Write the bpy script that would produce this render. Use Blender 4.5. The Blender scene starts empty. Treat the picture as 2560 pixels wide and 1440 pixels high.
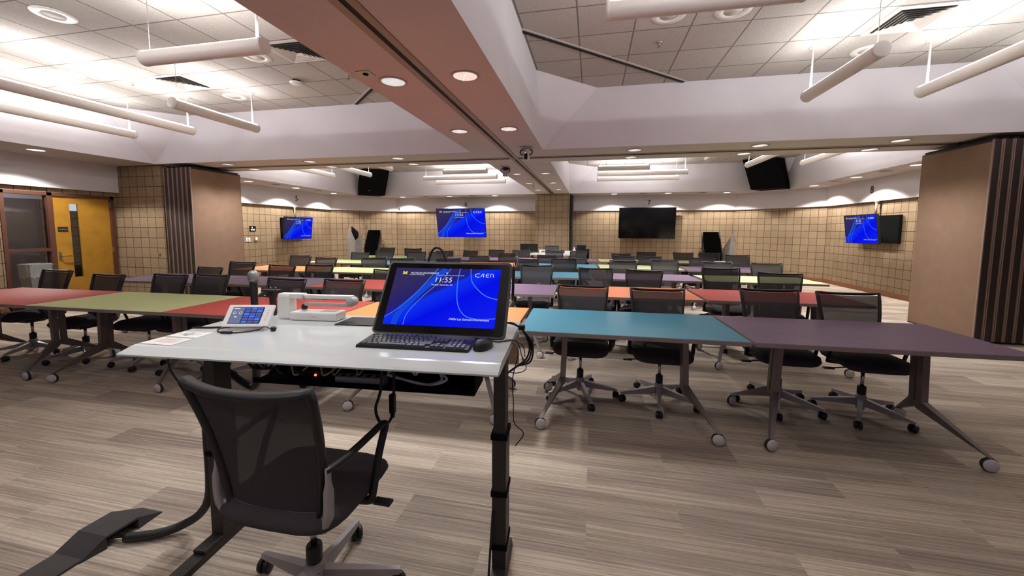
import bpy, bmesh, math, random
from mathutils import Vector, Matrix
random.seed(7)
C = bpy.context.scene.collection
PI = math.pi
# ---------------------------------------------------------------- camera, world, exposure
scene = bpy.context.scene
cam_d = bpy.data.cameras.new('camera'); cam = bpy.data.objects.new('camera', cam_d); C.objects.link(cam)
scene.camera = cam
CAM_H = 1.44
PITCH = math.atan(80/962.); ROLL = .0052; YAW = math.atan(200.7/(962/math.cos(PITCH)))
cam_d.sensor_fit = 'HORIZONTAL'; cam_d.sensor_width = 36.0; cam_d.lens = 962./2560*36.0
cam_d.shift_y = -65./2560; cam_d.clip_start = .02; cam_d.clip_end = 60
fw = Vector((-math.sin(YAW)*math.cos(PITCH), math.cos(YAW)*math.cos(PITCH), -math.sin(PITCH)))
rt = Vector((math.cos(YAW), math.sin(YAW), 0)); up = rt.cross(fw)
r2 = rt*math.cos(ROLL)+up*math.sin(ROLL); u2 = up*math.cos(ROLL)-rt*math.sin(ROLL)
M = Matrix(((r2.x, u2.x, -fw.x, 0), (r2.y, u2.y, -fw.y, 0), (r2.z, u2.z, -fw.z, CAM_H), (0, 0, 0, 1)))
cam.matrix_world = M
w = bpy.data.worlds.new('world'); scene.world = w; w.use_nodes = True
w.node_tree.nodes['Background'].inputs[0].default_value = (.9, .85, .8, 1)
w.node_tree.nodes['Background'].inputs[1].default_value = .0
vs = scene.view_settings; vs.view_transform = 'Standard'; vs.look = 'None'; vs.gamma = 1; vs.use_curve_mapping = False
vs.exposure = 1.75
scene.cycles.max_bounces = 8; scene.cycles.diffuse_bounces = 6; scene.cycles.sample_clamp_indirect = 6
EM = 1/2**1.75      # screens keep their own brightness under the exposure
TUBE_W = 1.0; WASH_W = 1.0; DOWN_W = 1.0      # light multipliers

# ---------------------------------------------------------------- materials
def srgb(r, g, b):
    f = lambda c: (c/255/12.92) if c/255 <= .04045 else ((c/255+.055)/1.055)**2.4
    return (f(r), f(g), f(b), 1)
MATS = {}
def mat(name, col, rough=.5, metal=0, spec=.5, noise=0, nscale=20, bump=0, bscale=200, emit=None, alpha=1, coat=0):
    if name in MATS: return MATS[name]
    m = bpy.data.materials.new(name); m.use_nodes = True; nt = m.node_tree; N = nt.nodes; L = nt.links
    b = N['Principled BSDF']; b.inputs['Base Color'].default_value = col; b.inputs['Roughness'].default_value = rough
    b.inputs['Metallic'].default_value = metal; b.inputs['Specular IOR Level'].default_value = spec
    b.inputs['Coat Weight'].default_value = coat
    tc = N.new('ShaderNodeTexCoord')
    if noise:
        n = N.new('ShaderNodeTexNoise'); n.inputs['Scale'].default_value = nscale; n.inputs['Detail'].default_value = 4
        L.new(tc.outputs['Object'], n.inputs['Vector'])
        mx = N.new('ShaderNodeMix'); mx.data_type = 'RGBA'; mx.blend_type = 'MULTIPLY'; mx.inputs[0].default_value = 1
        r = N.new('ShaderNodeMapRange'); r.inputs[3].default_value = 1-noise; r.inputs[4].default_value = 1+noise
        r.inputs[1].default_value = .3; r.inputs[2].default_value = .7
        L.new(n.outputs[0], r.inputs[0]); mx.inputs[6].default_value = col; L.new(r.outputs[0], mx.inputs[7])
        L.new(mx.outputs[2], b.inputs['Base Color'])
    if bump:
        n = N.new('ShaderNodeTexNoise'); n.inputs['Scale'].default_value = bscale
        L.new(tc.outputs['Object'], n.inputs['Vector'])
        bp = N.new('ShaderNodeBump'); bp.inputs['Strength'].default_value = bump; bp.inputs['Distance'].default_value = .002
        L.new(n.outputs[0], bp.inputs['Height']); L.new(bp.outputs[0], b.inputs['Normal'])
    if emit:
        b.inputs['Emission Color'].default_value = emit[0]; b.inputs['Emission Strength'].default_value = emit[1]
    if alpha < 1: b.inputs['Alpha'].default_value = alpha
    MATS[name] = m; return m
def emat(name, col, s):
    m = bpy.data.materials.new(name); m.use_nodes = True; nt = m.node_tree
    nt.nodes.remove(nt.nodes['Principled BSDF']); e = nt.nodes.new('ShaderNodeEmission')
    e.inputs[0].default_value = col; e.inputs[1].default_value = s
    nt.links.new(e.outputs[0], nt.nodes['Material Output'].inputs[0]); MATS[name] = m; return m

def carpet_mat():
    m = bpy.data.materials.new('carpet_planks'); m.use_nodes = True; nt = m.node_tree; N = nt.nodes; L = nt.links
    b = N['Principled BSDF']; b.inputs["Roughness"].default_value = .95; b.inputs["Specular IOR Level"].default_value = .1
    tc = N.new('ShaderNodeTexCoord')
    br = N.new('ShaderNodeTexBrick'); br.offset = .5; br.inputs['Scale'].default_value = 1
    br.inputs['Brick Width'].default_value = .92; br.inputs['Row Height'].default_value = .46/2; br.inputs['Mortar Size'].default_value = 0
    br.inputs['Color1'].default_value = (0, 0, 0, 1); br.inputs['Color2'].default_value = (1, 1, 1, 1)
    L.new(tc.outputs['Object'], br.inputs['Vector'])
    # random offset per plank shifts the stripe noise
    mp = N.new('ShaderNodeMapping'); mp.inputs['Scale'].default_value = (1.3, 120, 1); L.new(tc.outputs['Object'], mp.inputs['Vector'])
    ad = N.new('ShaderNodeVectorMath'); ad.operation = 'MULTIPLY_ADD'; ad.inputs[1].default_value = (31, 17, 9)
    L.new(br.outputs['Color'], ad.inputs[0]); L.new(mp.outputs[0], ad.inputs[2])
    n1 = N.new('ShaderNodeTexNoise'); n1.inputs['Scale'].default_value = 1; n1.inputs['Detail'].default_value = 3; n1.inputs['Roughness'].default_value = .65
    L.new(ad.outputs[0], n1.inputs['Vector'])
    mp2 = N.new('ShaderNodeMapping'); mp2.inputs['Scale'].default_value = (30, 420, 1); L.new(tc.outputs['Object'], mp2.inputs['Vector'])
    n2 = N.new('ShaderNodeTexNoise'); n2.inputs['Scale'].default_value = 1; n2.inputs['Detail'].default_value = 2; L.new(mp2.outputs[0], n2.inputs['Vector'])
    mp3 = N.new('ShaderNodeMapping'); mp3.inputs['Scale'].default_value = (.9, 7, 1); L.new(tc.outputs['Object'], mp3.inputs['Vector'])
    ad3 = N.new('ShaderNodeVectorMath'); ad3.operation = 'MULTIPLY_ADD'; ad3.inputs[1].default_value = (13, 29, 9)
    L.new(br.outputs['Color'], ad3.inputs[0]); L.new(mp3.outputs[0], ad3.inputs[2])
    n3 = N.new('ShaderNodeTexNoise'); n3.inputs['Scale'].default_value = 1; n3.inputs['Detail'].default_value = 2; L.new(ad3.outputs[0], n3.inputs['Vector'])
    s = N.new('ShaderNodeMath'); s.operation = 'MULTIPLY_ADD'; s.inputs[1].default_value = .30
    L.new(n2.outputs[0], s.inputs[0]); L.new(n1.outputs[0], s.inputs[2])
    s1 = N.new('ShaderNodeMath'); s1.operation = 'MULTIPLY_ADD'; s1.inputs[1].default_value = .55; L.new(n3.outputs[0], s1.inputs[0]); L.new(s.outputs[0], s1.inputs[2])
    s2 = N.new('ShaderNodeMath'); s2.operation = 'MULTIPLY_ADD'; s2.inputs[1].default_value = .24
    L.new(br.outputs['Color'], s2.inputs[0]); L.new(s1.outputs[0], s2.inputs[2])
    cr = N.new('ShaderNodeValToRGB'); L.new(s2.outputs[0], cr.inputs[0])
    e = cr.color_ramp.elements; e[0].position = .72; e[0].color = srgb(114, 104, 97); e[1].position = 1.26; e[1].color = srgb(200, 187, 169)
    # ramp input must stay in 0..1
    mr = N.new('ShaderNodeMapRange'); mr.inputs[1].default_value = .68; mr.inputs[2].default_value = 1.38
    L.new(s2.outputs[0], mr.inputs[0]); L.new(mr.outputs[0], cr.inputs[0]); e[0].position = .05; e[1].position = .95
    x = cr.color_ramp.elements.new(.5); x.color = srgb(158, 144, 130)
    L.new(cr.outputs[0], b.inputs['Base Color'])
    bp = N.new('ShaderNodeBump'); bp.inputs['Strength'].default_value = .35; bp.inputs['Distance'].default_value = .003
    L.new(n2.outputs[0], bp.inputs['Height']); L.new(bp.outputs[0], b.inputs['Normal'])
    return m
def block_mat(name, c1, c2, mort):
    # stack-bonded split-face blocks, laid out by the wall's own metre UVs
    m = bpy.data.materials.new(name); m.use_nodes = True; nt = m.node_tree; N = nt.nodes; L = nt.links
    b = N['Principled BSDF']; b.inputs['Roughness'].default_value = .9; b.inputs['Specular IOR Level'].default_value = .15
    uv = N.new('ShaderNodeUVMap'); uv.uv_map = 'UVMap'
    br = N.new('ShaderNodeTexBrick'); br.offset = 0; br.inputs['Scale'].default_value = 1
    br.inputs['Brick Width'].default_value = .2032; br.inputs['Row Height'].default_value = .2032
    br.inputs['Mortar Size'].default_value = .006; br.inputs['Mortar Smooth'].default_value = .3
    br.inputs['Color1'].default_value = c1; br.inputs['Color2'].default_value = c2; br.inputs['Mortar'].default_value = mort
    L.new(uv.outputs[0], br.inputs['Vector'])
    tc = N.new('ShaderNodeTexCoord'); n = N.new('ShaderNodeTexNoise'); n.inputs['Scale'].default_value = 45; n.inputs['Detail'].default_value = 5
    L.new(tc.outputs['Object'], n.inputs['Vector'])
    r = N.new('ShaderNodeMapRange'); r.inputs[1].default_value = .3; r.inputs[2].default_value = .7; r.inputs[3].default_value = .82; r.inputs[4].default_value = 1.15
    L.new(n.outputs[0], r.inputs[0])
    mx = N.new('ShaderNodeMix'); mx.data_type = 'RGBA'; mx.blend_type = 'MULTIPLY'; mx.inputs[0].default_value = 1
    L.new(br.outputs['Color'], mx.inputs[6]); L.new(r.outputs[0], mx.inputs[7]); L.new(mx.outputs[2], b.inputs['Base Color'])
    mt = N.new('ShaderNodeMath'); mt.operation = 'MULTIPLY_ADD'; mt.inputs[1].default_value = -1.5
    L.new(br.outputs['Fac'], mt.inputs[0]); L.new(n.outputs[0], mt.inputs[2])
    bp = N.new('ShaderNodeBump'); bp.inputs['Strength'].default_value = .6; bp.inputs['Distance'].default_value = .006
    L.new(mt.outputs[0], bp.inputs['Height']); L.new(bp.outputs[0], b.inputs['Normal'])
    return m
def tile_mat():
    m = bpy.data.materials.new('acoustic_tile'); m.use_nodes = True; nt = m.node_tree; N = nt.nodes; L = nt.links
    b = N['Principled BSDF']; b.inputs['Roughness'].default_value = .9; b.inputs['Specular IOR Level'].default_value = .1
    tc = N.new('ShaderNodeTexCoord'); mp = N.new('ShaderNodeMapping'); mp.inputs['Location'].default_value = (.19+.57*40, -3.88+.567*40, 0)
    L.new(tc.outputs['Object'], mp.inputs['Vector'])
    br = N.new('ShaderNodeTexBrick'); br.offset = 0; br.inputs['Scale'].default_value = 1
    br.inputs['Brick Width'].default_value = .57; br.inputs['Row Height'].default_value = .567
    br.inputs['Mortar Size'].default_value = .0085; br.inputs['Mortar Smooth'].default_value = .1
    br.inputs['Color1'].default_value = srgb(176, 170, 164); br.inputs['Color2'].default_value = srgb(184, 178, 172); br.inputs['Mortar'].default_value = srgb(122, 117, 113)
    L.new(mp.outputs[0], br.inputs['Vector'])
    n = N.new('ShaderNodeTexNoise'); n.inputs['Scale'].default_value = 70; n.inputs['Detail'].default_value = 4; L.new(tc.outputs['Object'], n.inputs['Vector'])
    r = N.new('ShaderNodeMapRange'); r.inputs[1].default_value = .35; r.inputs[2].default_value = .7; r.inputs[3].default_value = .88; r.inputs[4].default_value = 1.06
    L.new(n.outputs[0], r.inputs[0])
    mx = N.new('ShaderNodeMix'); mx.data_type = 'RGBA'; mx.blend_type = 'MULTIPLY'; mx.inputs[0].default_value = 1
    L.new(br.outputs['Color'], mx.inputs[6]); L.new(r.outputs[0], mx.inputs[7]); L.new(mx.outputs[2], b.inputs['Base Color'])
    bp = N.new('ShaderNodeBump'); bp.inputs['Strength'].default_value = .3; bp.inputs['Distance'].default_value = .004
    L.new(n.outputs[0], bp.inputs['Height']); L.new(bp.outputs[0], b.inputs['Normal'])
    return m
def mesh_fabric_mat(name, lo_, hi_):
    m = bpy.data.materials.new(name); m.use_nodes = True; nt = m.node_tree; N = nt.nodes; L = nt.links
    b = N['Principled BSDF']; b.inputs['Base Color'].default_value = srgb(58, 55, 56); b.inputs['Roughness'].default_value = .8; b.inputs['Specular IOR Level'].default_value = .2
    tc = N.new('ShaderNodeTexCoord')
    wv = N.new('ShaderNodeTexWave'); wv.bands_direction = 'Z'; wv.inputs['Scale'].default_value = 70; wv.inputs['Distortion'].default_value = 0
    L.new(tc.outputs['Object'], wv.inputs['Vector'])
    r = N.new('ShaderNodeMapRange'); r.inputs[3].default_value = lo_; r.inputs[4].default_value = hi_; L.new(wv.outputs['Fac'], r.inputs[0])
    L.new(r.outputs[0], b.inputs['Alpha'])
    return m
def screen_mat():
    m = bpy.data.materials.new('lock_screen_blue'); m.use_nodes = True; nt = m.node_tree; N = nt.nodes; L = nt.links
    nt.nodes.remove(N['Principled BSDF'])
    uv = N.new('ShaderNodeUVMap'); uv.uv_map = 'UVMap'; sp = N.new('ShaderNodeSeparateXYZ'); L.new(uv.outputs[0], sp.inputs[0])
    # dark wedge in the upper left corner, deepest blue elsewhere
    a = N.new('ShaderNodeMath'); a.operation = 'MULTIPLY_ADD'; a.inputs[1].default_value = -1.05; a.inputs[2].default_value = 0
    L.new(sp.outputs[0], a.inputs[0])
    s = N.new('ShaderNodeMath'); s.operation = 'ADD'; L.new(a.outputs[0], s.inputs[0]); L.new(sp.outputs[1], s.inputs[1])
    cr = N.new('ShaderNodeValToRGB'); mr = N.new('ShaderNodeMapRange'); mr.inputs[1].default_value = -.9; mr.inputs[2].default_value = .6
    L.new(s.outputs[0], mr.inputs[0]); L.new(mr.outputs[0], cr.inputs[0])
    e = cr.color_ramp.elements; e[0].position = 0; e[0].color = srgb(16, 30, 235); e[1].position = 1; e[1].color = srgb(52, 44, 92)
    for p, c in ((.45, (6, 16, 232)), (.66, (16, 50, 236)), (.70, (30, 30, 150)), (.78, (40, 34, 110))):
        x = cr.color_ramp.elements.new(p); x.color = srgb(*c)
    em = N.new('ShaderNodeEmission'); em.inputs[1].default_value = EM; L.new(cr.outputs[0], em.inputs[0])
    L.new(em.outputs[0], N['Material Output'].inputs[0])
    return m

M_carpet = carpet_mat()
M_block = block_mat('block_wall_tan', srgb(154, 133, 108), srgb(143, 123, 99), srgb(80, 58, 40))
M_tile = tile_mat()
M_white = mat('painted_drywall', srgb(208, 203, 206), .85, spec=.2, noise=.02, nscale=3)
M_soffit = mat('soffit_paint', srgb(184, 174, 170), .85, spec=.2, noise=.03, nscale=2)
M_cove = mat('coffer_paint', srgb(208, 203, 208), .8, spec=.25, noise=.02, nscale=3)
M_slot = mat('dark_slot', srgb(12, 10, 9), .8, noise=.1)
M_track = mat('track_trim', srgb(138, 122, 108), .45, metal=.3, noise=.05)
M_wood = mat('door_wood', srgb(176, 128, 42), .45, noise=.16, nscale=5, coat=.2)
M_frame = mat('brown_frame_paint', srgb(92, 56, 44), .5, noise=.06)
M_base = mat('baseboard_wood', srgb(128, 76, 44), .5, noise=.1)
M_fabric = mat('tan_panel_fabric', srgb(130, 105, 87), .95, spec=.1, noise=.05, nscale=6, bump=.3, bscale=400)
M_pframe = mat('panel_edge_dark', srgb(44, 34, 32), .6, noise=.1)
M_ptrim = mat('panel_trim', srgb(142, 120, 108), .5, metal=.2, noise=.05)
M_black = mat('black_plastic', srgb(20, 20, 21), .45, noise=.06)
M_blackm = mat('matte_black', srgb(10, 10, 11), .8, spec=.1, noise=.1)
M_dark = mat('charcoal_metal', srgb(48, 44, 42), .5, metal=.2, noise=.06)
M_gloss = mat('glossy_black_glass', srgb(6, 6, 8), .12, noise=.05)
M_grey = mat('warm_grey_metal', srgb(160, 155, 154), .4, metal=.3, noise=.04)
M_leg = mat('table_leg_paint', srgb(118, 108, 104), .4, metal=.3, noise=.05)
M_edge = mat('table_edge_band', srgb(128, 116, 112), .5, noise=.04)
M_chrome = mat('chrome', srgb(190, 188, 186), .18, metal=1, noise=.03)
M_caster = mat('caster_white', srgb(196, 192, 190), .45, noise=.04)
M_seat = mat('black_seat_fabric', srgb(66, 62, 62), .9, spec=.2, noise=.12, nscale=120, bump=.4, bscale=500)
M_net = mesh_fabric_mat('black_mesh_fabric', .87, .99); M_netd = mesh_fabric_mat('dense_black_mesh', .95, 1.0)
M_desk = mat('white_laminate', srgb(188, 193, 192), .22, spec=.5, noise=.015, nscale=4)
M_wplast = mat('white_plastic', srgb(226, 224, 220), .4, noise=.02)
M_gplast = mat('grey_plastic', srgb(176, 174, 172), .45, noise=.03)
M_tube = mat('lamp_shell', srgb(214, 206, 200), .4, noise=.02)
M_paper = mat('laminated_paper', srgb(240, 238, 232), .25, noise=.02)
M_ink = mat('printed_ink', srgb(70, 74, 84), .5, noise=.2, nscale=60)
M_pink = mat('printed_red_ink', srgb(200, 130, 120), .5, noise=.2, nscale=60)
M_rubber = mat('rubber_ramp', srgb(56, 53, 52), .7, noise=.08, bump=.2)
M_steel = mat('brushed_steel', srgb(170, 160, 145), .35, metal=.9, noise=.08, nscale=40)
M_trash = mat('bin_grey', srgb(120, 122, 116), .6, noise=.05)
M_bag = mat('clear_liner', srgb(200, 205, 205), .2, alpha=.35, noise=.05)
M_vent = mat('vent_white', srgb(196, 190, 184), .6, noise=.03)
M_sheet = mat('grey_plastic_sheet', srgb(150, 144, 140), .3, alpha=.8, noise=.15, nscale=8)
M_num = mat('number_black', srgb(30, 26, 26), .6, noise=.05)
M_silver = mat('mic_grille', srgb(150, 150, 150), .45, metal=.7, noise=.2, nscale=600)
M_yel = mat('yellow_wire', srgb(190, 186, 120), .5, noise=.05)
M_glass = mat('window_glass', (.55, .55, .55, 1), .02, spec=.5, noise=.01); 
def glass_mat():
    m = bpy.data.materials.new('window_glass_clear'); m.use_nodes = True; nt = m.node_tree; N = nt.nodes; L = nt.links
    N.remove(N['Principled BSDF'])
    t = N.new('ShaderNodeBsdfTransparent'); t.inputs[0].default_value = (.8, .8, .82, 1)
    g = N.new('ShaderNodeBsdfGlossy'); g.inputs['Roughness'].default_value = .03; g.inputs[0].default_value = (1, 1, 1, 1)
    lw = N.new('ShaderNodeLayerWeight'); lw.inputs[0].default_value = .25
    mx = N.new('ShaderNodeMixShader'); L.new(lw.outputs['Fresnel'], mx.inputs[0]); L.new(t.outputs[0], mx.inputs[1]); L.new(g.outputs[0], mx.inputs[2])
    L.new(mx.outputs[0], N['Material Output'].inputs[0]); return m
M_glass = glass_mat()
M_lamp = emat('lamp_glow', (1, .93, .82, 1), 3.2)
M_exit = emat('exit_sign_face', (.85, .92, 1, 1), 1.0*EM)
M_down = mat('downlight_reflector', srgb(225, 222, 222), .12, metal=.9, noise=.05, nscale=60)
M_screen = screen_mat()
M_sw = emat('screen_white', (.85, .9, 1, 1), .95*EM); M_sl = emat('screen_pale_blue', srgb(70, 130, 255), .95*EM); M_sb = emat('screen_mid_blue', srgb(24, 78, 240), .8*EM)
M_sy = emat('screen_yellow', srgb(235, 215, 70), .95*EM); M_sd = emat('panel_dark', srgb(60, 64, 78), .8*EM); M_sp = emat('panel_blue', srgb(96, 104, 200), .8*EM)
M_red = emat('red_led', (1, .08, .05, 1), 1.5)
LAM = dict(red=mat('laminate_red', srgb(180, 72, 64), .46, spec=.14, noise=.03, nscale=8), green=mat('laminate_lime', srgb(182, 190, 136), .46, spec=.14, noise=.03, nscale=8),
           orange=mat('laminate_orange', srgb(226, 128, 78), .46, spec=.14, noise=.03, nscale=8), teal=mat('laminate_teal', srgb(72, 126, 146), .46, spec=.14, noise=.03, nscale=8),
           purple=mat('laminate_purple', srgb(112, 92, 112), .46, spec=.14, noise=.03, nscale=8))

# ---------------------------------------------------------------- mesh helpers
def bm_new(): return bmesh.new()
def add_box(bm, x0, x1, y0, y1, z0, z1, mi=0, bevel=0, mtx=None):
    r = bmesh.ops.create_cube(bm, size=1)
    vs_ = r['verts']
    for v in vs_: v.co = Vector(((x0+x1)/2+v.co.x*(x1-x0), (y0+y1)/2+v.co.y*(y1-y0), (z0+z1)/2+v.co.z*(z1-z0)))
    fs = set(f for v in vs_ for f in v.link_faces)
    if bevel:
        es = set(e for f in fs for e in f.edges)
        q = bmesh.ops.bevel(bm, geom=list(es), offset=bevel, segments=2, affect='EDGES', profile=.7)
        fs = set(q['faces']) | set(f for f in fs if f.is_valid); vs_ = list(set(v for f in fs for v in f.verts))
    for f in fs: f.material_index = mi
    if mtx is not None:
        for v in vs_: v.co = mtx @ v.co
    return vs_
def add_poly(bm, pts, mi=0):
    f = bm.faces.new([bm.verts.new(p) for p in pts]); f.material_index = mi; return f
def add_prism(bm, pts, z0, z1, mi=0):
    lo = [bm.verts.new((p[0], p[1], z0)) for p in pts]; hi = [bm.verts.new((p[0], p[1], z1)) for p in pts]
    n = len(pts); fs = [bm.faces.new(lo[::-1]), bm.faces.new(hi)]
    for i in range(n): fs.append(bm.faces.new((lo[i], lo[(i+1) % n], hi[(i+1) % n], hi[i])))
    for f in fs: f.material_index = mi
def add_hexa(bm, bot, top, mi=0):
    lo = [bm.verts.new(p) for p in bot]; hi = [bm.verts.new(p) for p in top]; n = len(bot)
    fs = [bm.faces.new(lo[::-1]), bm.faces.new(hi)]
    for i in range(n): fs.append(bm.faces.new((lo[i], lo[(i+1) % n], hi[(i+1) % n], hi[i])))
    for f in fs: f.material_index = mi
def smooth_path(pts, n=6):
    P = [Vector(p) for p in pts]; out = []
    for i in range(len(P)-1):
        p0 = P[max(i-1, 0)]; p1 = P[i]; p2 = P[i+1]; p3 = P[min(i+2, len(P)-1)]
        for k in range(n):
            t = k/n; out.append(.5*((2*p1)+(-p0+p2)*t+(2*p0-5*p1+4*p2-p3)*t*t+(-p0+3*p1-3*p2+p3)*t**3))
    out.append(P[-1]); return out
def add_tube(bm, pts, rad, seg=8, mi=0, closed=False, flat=None):
    pts = [Vector(p) for p in pts]; n = len(pts); rings = []
    rr = rad if isinstance(rad, (list, tuple)) else [rad]*n
    prev = None
    for i, p in enumerate(pts):
        if closed: t = (pts[(i+1) % n]-pts[i-1]).normalized()
        else: t = (pts[min(i+1, n-1)]-pts[max(i-1, 0)]).normalized()
        if prev is None:
            a = Vector((0, 0, 1)) if abs(t.z) < .9 else Vector((1, 0, 0))
            u = t.cross(a).normalized()
        else: u = (prev-t*prev.dot(t)).normalized()
        v = t.cross(u); prev = u
        fl = flat or (1, 1)
        rings.append([bm.verts.new(p+(u*math.cos(2*PI*k/seg)*fl[0]+v*math.sin(2*PI*k/seg)*fl[1])*rr[i]) for k in range(seg)])
    m = n if closed else n-1
    for i in range(m):
        a, b = rings[i], rings[(i+1) % n]
        for k in range(seg):
            f = bm.faces.new((a[k], a[(k+1) % seg], b[(k+1) % seg], b[k])); f.material_index = mi; f.smooth = True
    if not closed:
        f = bm.faces.new(rings[0][::-1]); f.material_index = mi; f = bm.faces.new(rings[-1]); f.material_index = mi
def add_lathe(bm, prof, seg=20, mi=0, mtx=None, smooth=True):
    rings = []
    for r, z in prof:
        if r < 1e-6: rings.append([bm.verts.new((0, 0, z))])
        else: rings.append([bm.verts.new((r*math.cos(2*PI*k/seg), r*math.sin(2*PI*k/seg), z)) for k in range(seg)])
    for a, b in zip(rings, rings[1:]):
        for k in range(seg):
            if len(a) == 1 and len(b) == 1: continue
            if len(a) == 1: f = bm.faces.new((a[0], b[(k+1) % seg], b[k]))
            elif len(b) == 1: f = bm.faces.new((a[k], a[(k+1) % seg], b[0]))
            else: f = bm.faces.new((a[k], a[(k+1) % seg], b[(k+1) % seg], b[k]))
            f.material_index = mi; f.smooth = smooth
    if mtx is not None:
        for r in rings:
            for v in r: v.co = mtx @ v.co
def add_grid(bm, fn, nu, nv, mi=0, smooth=True):
    V = [[bm.verts.new(fn(i/nu, j/nv)) for j in range(nv+1)] for i in range(nu+1)]
    for i in range(nu):
        for j in range(nv):
            f = bm.faces.new((V[i][j], V[i+1][j], V[i+1][j+1], V[i][j+1])); f.material_index = mi; f.smooth = smooth
    return V
def rounded_plate(bm, x0, x1, z0, z1, r, y0, y1, seg=6):
    pts = []
    for cx, cz, a0 in ((x1-r, z1-r, 0), (x0+r, z1-r, PI/2), (x0+r, z0+r, PI), (x1-r, z0+r, 1.5*PI)):
        for k in range(seg+1): a = a0+PI/2*k/seg; pts.append((cx+r*math.cos(a), cz+r*math.sin(a)))
    A = [bm.verts.new((p[0], y0, p[1])) for p in pts]; B = [bm.verts.new((p[0], y1, p[1])) for p in pts]; n = len(pts)
    bm.faces.new(A); bm.faces.new(B[::-1])
    for i in range(n): bm.faces.new((A[i], B[i], B[(i+1) % n], A[(i+1) % n]))
def make(name, bm, mats, parent=None, loc=None, rot=None, fixn=True):
    if fixn: bmesh.ops.recalc_face_normals(bm, faces=bm.faces)
    me = bpy.data.meshes.new(name); bm.to_mesh(me); bm.free()
    for m in (mats if isinstance(mats, (list, tuple)) else [mats]): me.materials.append(m)
    o = bpy.data.objects.new(name, me); C.objects.link(o)
    if parent is not None: o.parent = parent
    if loc is not None: o.location = loc
    if rot is not None: o.rotation_euler = rot
    return o
def tag(o, label, cat, group=None):
    o['label'] = label; o['category'] = cat
    if group: o['group'] = group
    return o
def thing(name, label, cat, loc=(0, 0, 0), rz=0, group=None):
    o = bpy.data.objects.new(name, None); o.empty_display_size = .1; C.objects.link(o)
    o.location = loc; o.rotation_euler = (0, 0, rz); return tag(o, label, cat, group)
def dup(root, loc, rz, label, group=None):
    r = root.copy(); C.objects.link(r); r.location = loc; r.rotation_euler = (0, 0, rz); r['label'] = label
    if group: r['group'] = group
    out = {}
    for ch in list(root.children):
        c = ch.copy(); C.objects.link(c); c.parent = r
        for g in list(ch.children):
            d = g.copy(); C.objects.link(d); d.parent = c
    return r
def struct(name, bm, mats, parent=None):
    o = make(name, bm, mats, parent)
    if parent is None: o['kind'] = 'structure'
    return o
def wall_quad(bm, p0, p1, z0, z1, uoff=0, mi=0):
    # vertical wall face from p0 to p1 (xy), UV in metres; courses at 1.45 m
    uvl = bm.loops.layers.uv.get('UVMap') or bm.loops.layers.uv.new('UVMap'); L = math.hypot(p1[0]-p0[0], p1[1]-p0[1])
    vs_ = [bm.verts.new((p0[0], p0[1], z0)), bm.verts.new((p1[0], p1[1], z0)), bm.verts.new((p1[0], p1[1], z1)), bm.verts.new((p0[0], p0[1], z1))]
    f = bm.faces.new(vs_); f.material_index = mi
    for lp, uv in zip(f.loops, ((0, z0), (L, z0), (L, z1), (0, z1))): lp[uvl].uv = (uv[0]+uoff+4.064, uv[1]-.0276+4.064)
    return f

# ---------------------------------------------------------------- the room
ZS, ZC = 2.68, 3.55
XL, XR, YF, YB = -9.55, 6.48, -1.4, 14.38
bm = bm_new(); add_poly(bm, [(XL-2.4, YF-.1, 0), (XR+.3, YF-.1, 0), (XR+.3, YB+.2, 0), (XL-2.4, YB+.2, 0)]); struct('floor', bm, M_carpet)
bm = bm_new(); add_poly(bm, [(XL, YF, ZC), (XR, YF, ZC), (XR, YB, ZC), (XL, YB, ZC)]); struct('ceiling', bm, M_tile)
FRY0, FRY1, FRZ = 4.52, 6.07, 2.07
bm = bm_new()
wall_quad(bm, (XL, YF), (XL, FRY0), 0, ZS); wall_quad(bm, (XL, FRY0), (XL, FRY1), FRZ, ZS, .02); wall_quad(bm, (XL, FRY1), (XL, 6.12), 0, ZS, .05)
wall_quad(bm, (XL, 6.12), (-8.33, 6.12), 0, ZS, .02); wall_quad(bm, (-8.33, 6.12), (-8.33, 7.15), 0, ZS); wall_quad(bm, (-8.33, 7.15), (XL, 7.15), 0, ZS)
wall_quad(bm, (XL, 7.15), (XL, 12.72), 0, ZS)
struct('wall_left', bm, M_block)
bm = bm_new(); wall_quad(bm, (XL, 12.72), (-7.75, YB), 0, ZS)
wall_quad(bm, (-7.75, YB), (-1.945, YB), 0, ZS); wall_quad(bm, (-1.945, YB), (-1.945, 13.28), 0, ZS); wall_quad(bm, (-1.945, 13.28), (-.777, 13.28), 0, ZS, .1)
wall_quad(bm, (-.777, 13.28), (-.777, YB), 0, ZS); wall_quad(bm, (-.777, YB), (4.72, YB), 0, ZS, .05); wall_quad(bm, (4.72, YB), (XR, 12.5), 0, ZS, .08)
struct('wall_back', bm, M_block)
bm = bm_new(); wall_quad(bm, (XR, 12.5), (XR, 7.15), 0, ZS); wall_quad(bm, (XR, 7.15), (5.62, 7.15), 0, ZS); wall_quad(bm, (5.62, 7.15), (5.62, 6.12), 0, ZS)
wall_quad(bm, (5.62, 6.12), (XR, 6.12), 0, ZS); wall_quad(bm, (XR, 6.12), (XR, YF), 0, ZS); struct('wall_right', bm, M_block)
bm = bm_new(); add_poly(bm, [(XL, YF, 0), (XR, YF, 0), (XR, YF, ZC), (XL, YF, ZC)]); struct('wall_front', bm, M_white)

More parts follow.
